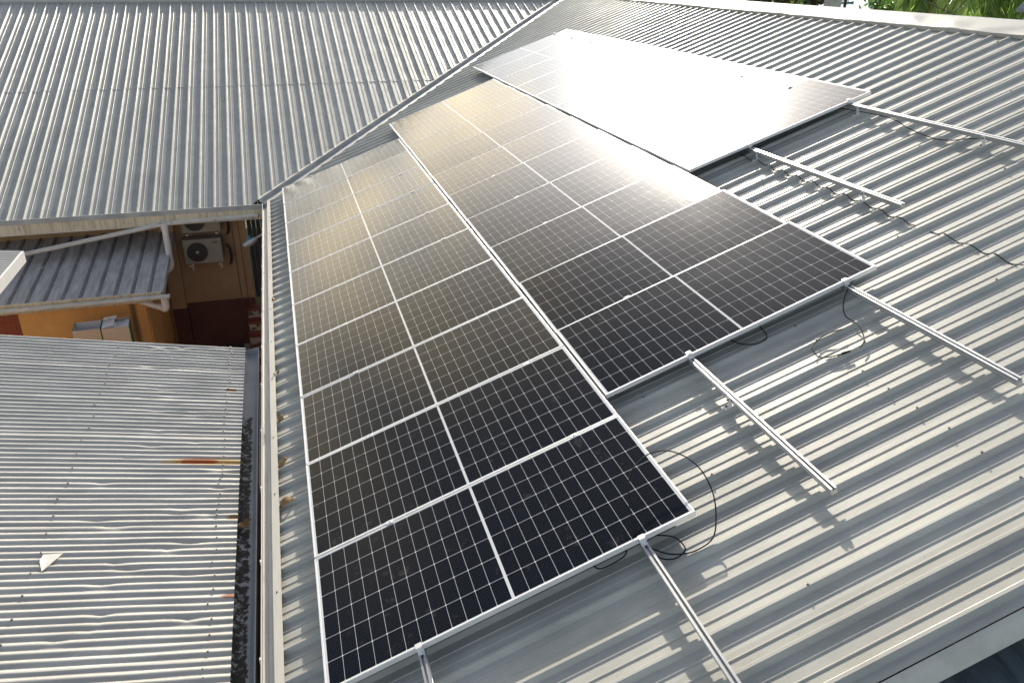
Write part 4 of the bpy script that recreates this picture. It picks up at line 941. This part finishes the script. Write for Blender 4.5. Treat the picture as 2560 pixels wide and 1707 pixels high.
def palm(c, ln, nf, label, seed, droop=1.0, dry=0, cs=True):
    rr = random.Random(seed); gz_ = gh(c.x, c.y); t = thing('palm_tree', Vector((c.x, c.y, gz_)), label, 'palm tree', 'palms beyond the ridge')
    mb = MB(); mb.tube(catmull([(c.x - .5, c.y, gz_), (c.x - .3, c.y, (gz_ + c.z) / 2), (c.x, c.y, c.z)], 8), .17, 10, r2=.11); mb.build('trunk', M['trunk'], t)
    if cs: mb = MB(); mb.tube([c + Vector((0, 0, -1.1)), c + Vector((0, 0, -.4)), c], .10, 10, r2=.06); mb.build('crownshaft', M['leaf_palm'], t)
    for i in range(nf):
        a = 2 * math.pi * i / nf + rr.uniform(-.25, .25); el = rr.uniform(-.5, 1.1); dirn = Vector((math.cos(a), math.sin(a), 0)); L_ = ln * rr.uniform(.8, 1.1)
        pts = []; p = c.copy(); ang = el; n = 12
        for k in range(n + 1): pts.append(p.copy()); p = p + (dirn * math.cos(ang) + Vector((0, 0, math.sin(ang)))) * (L_ / n); ang -= droop * (.16 + .05 * rr.random())
        mb = MB(); mb.tube(pts, .022, 5, r2=.006); side0 = dirn.cross(Vector((0, 0, 1)))
        for k in range(n * 4):
            f = k / (n * 4) * n; j = min(n - 1, int(f)); q0 = pts[j].lerp(pts[j + 1], f - j); tg = (pts[j + 1] - pts[j]).normalized(); tt = f / n
            ll = L_ * .26 * math.sin(math.pi * min(1, .18 + .82 * tt)) ** .6 + .08
            for sd in (-1, 1):
                dr_ = (side0 * sd * .75 + tg * .55 + Vector((0, 0, -.35 - .5 * rr.random()))).normalized(); wv = tg * .019
                e1 = q0 + dr_ * ll * .55; e2 = q0 + dr_ * ll + Vector((0, 0, -.22 * ll))
                mb.add([q0 - wv, q0 + wv, e1 + wv * 1.1, e2, e1 - wv * 1.1], [(0, 1, 2, 4), (4, 2, 3)])
        mb.build('frond', M['leaf_palm_dry'] if i < dry else M['leaf_palm'], t)
palm(at(2328, -40, 22), 1.45, 13, 'palm with slim yellow green crownshaft and one dry brown frond', 31, 1.2, 2)
palm(at(2492, -45, 20), 1.95, 13, 'tallest palm with long yellow green fronds hanging at the right', 32, 1.35, 0, False)
palm(at(2405, 45, 26), 1.2, 11, 'shorter palm half hidden between the two taller palms', 33, 1.0, 0)
palm(at(2292, 70, 24), 1.05, 10, 'lowest palm with spiky fronds just showing over the ridge', 34, .9, 0)
# poles
def pole(px, py, dist, wd, square, label, m, h=5.5):
    c = at(px, py, dist); gz_ = gh(c.x, c.y); t = thing('utility_pole', Vector((c.x, c.y, gz_)), label, 'pole')
    top = c.z + h; mb = MB(); hgt = top - gz_
    if square:
        a = wd * .62; mb.add([(s1_ * a * k, s2_ * a * k, z) for (k, z) in ((1.0, 0), (.72, hgt)) for (s1_, s2_) in ((-1, -1), (1, -1), (1, 1), (-1, 1))], [(0, 1, 5, 4), (1, 2, 6, 5), (2, 3, 7, 6), (3, 0, 4, 7), (4, 5, 6, 7)])
        mb.v = [tuple(Matrix.Rotation(.35, 3, 'Z') @ Vector(v)) for v in mb.v]
    else: mb.tube([(0, 0, 0), (.05, 0, hgt * .5), (0, 0, hgt)], wd * .55, 10, r2=wd * .42)
    mb.build('post', m, t, inv=False)
    mb = MB(); mb.box((0, 0, hgt - .5), (1.6, .1, .1)); mb.build('cross_arm', M['pole_wood'], t, inv=False)
    return Vector((c.x, c.y, top - .42))
pa = pole(2080, 18, 25, .30, True, 'square grey concrete utility pole in front of the sea', M['concrete'])
pb = pole(2110, 15, 48, .16, False, 'thin dark timber utility pole right of the concrete pole', M['pole_wood'])
def wire(a, b, sag, r, label):
    pts = [a.lerp(b, i / 24) + Vector((0, 0, -sag * 4 * (i / 24) * (1 - i / 24))) for i in range(25)]
    mb = MB(); mb.tube(pts, r, 5); tag(mb.build('overhead_wire', M['black']), label, 'wire', 'overhead wires beyond the ridge')
wire(at(2250, -40, 22), at(2700, 95, 15), .25, .012, 'thicker overhead wire crossing in front of the palms')
wire(at(2270, -10, 24), at(2680, 140, 16), .2, .007, 'thinner overhead wire below the other, in front of the palms')
wire(at(1890, 30, 19), at(2110, -25, 24), .05, .006, 'thin overhead wire rising left of the concrete pole')
wire(at(1740, 35, 20), at(1985, -25, 26), .05, .005, 'faint overhead wire farthest left, crossing the olive tree')
# grey house roof at the right edge
c = at(2568, 30, 17)
hs = thing('house', Vector((c.x + 2, c.y, gh(c.x, c.y))), 'grey roofed house whose eave corner shows at the top right edge', 'house')
q = Vector((.72, -.69, 0)); qn = Vector((.69, .72, 0))
for dz, off, nm in ((.05, 0.0, 'roof'), (-.27, -.06, 'roof')):
    mb = MB(); p0 = c + Vector((0, 0, dz)) - q * (.17 - off * 0); mb.add([p0, p0 + q * 4, p0 + q * 4 + qn * 2.4 + Vector((0, 0, .9)), p0 + q * .9 + qn * 2.4 + Vector((0, 0, .9)), p0 + Vector((0, 0, -.06)), p0 + q * 4 + Vector((0, 0, -.06))], [(0, 1, 2, 3), (4, 5, 1, 0), (4, 0, 3)])
    mb.build(nm, M['grey_roof'], hs)
mb = MB(); mb.box(tuple(c + q * 2.2 + qn * 1.6 + Vector((0, 0, -3))), (3, 1.8, 5.6), Matrix.Rotation(-.76, 3, 'Z')); mb.build('wall', M['house_wall'], hs)
# boats
def boat(px, py, ln, heading, label, cabin):
    d = ray(px, py); s = (-21.4 - CAM.z) / d.z; p = CAM + d * s; t = thing('boat', Matrix.Translation(p) @ Matrix.Rotation(heading, 4, 'Z'), label, 'boat', 'boats on the sea')
    mb = MB(); n = 12; vs = []
    for i in range(n + 1):
        x = -1 + 2 * i / n; wv = max(.04, (1 - max(0, x) ** 2.4)) * ln * .10; top = ln * (.09 + .05 * max(0, x) ** 2 + .015 * x * x)
        vs += [(x * ln / 2, -wv, top), (x * ln / 2, -wv * .6, -.1), (x * ln / 2, wv * .6, -.1), (x * ln / 2, wv, top), (x * ln / 2, 0, top * .92)]
    fs_ = []
    for i in range(n):
        for j in range(4): a = i * 5 + j; fs_.append((a, a + 5, a + 6, a + 1))
        fs_.append((i * 5 + 4, i * 5 + 9, i * 5 + 5, i * 5))
    mb.add(vs, fs_); mb.build('hull', M['hull'] if cabin else M['hull_dark'], t, inv=False)
    if cabin:
        mb = MB(); mb.box((-.5, 0, ln * .09 + .9), (ln * .5, ln * .13, 1.2)); mb.box((-.5, 0, ln * .09 + 2.6), (ln * .56, ln * .17, .14))
        for i in range(6): mb.tube([(-ln * .25 + i * ln * .09, ln * .07, ln * .09 + 1.4), (-ln * .25 + i * ln * .09, ln * .07, ln * .09 + 2.6)], .06, 5)
        mb.build('cabin', M['white_paint'], t, inv=False)
        mb = MB(); mb.tube([(ln * .22, 0, 1), (ln * .22, 0, ln * .34)], .09, 6); mb.tube([(ln * .42, 0, ln * .13), (ln * .60, 0, ln * .16)], .06, 5); mb.build('mast', M['hull_dark'], t, inv=False)
        for sy in (-1, 1): mb = MB(); mb.tube([(-ln * .3, sy * ln * .2, .25), (0, sy * ln * .21, .2), (ln * .34, sy * ln * .2, .4)], .13, 6); mb.build('outrigger', M['white_paint'], t, inv=False)
    else: mb = MB(); mb.box((0, 0, ln * .09), (.3, ln * .2, .06)); mb.build('seat', M['wood'], t, inv=False)
boat(2112, 10, 13.5, R(-38), 'long green hulled outrigger boat with white cabin behind the poles', True)
boat(2165, 10, 2.7, R(-38), 'small dark rowing boat alone on the open sea', False)
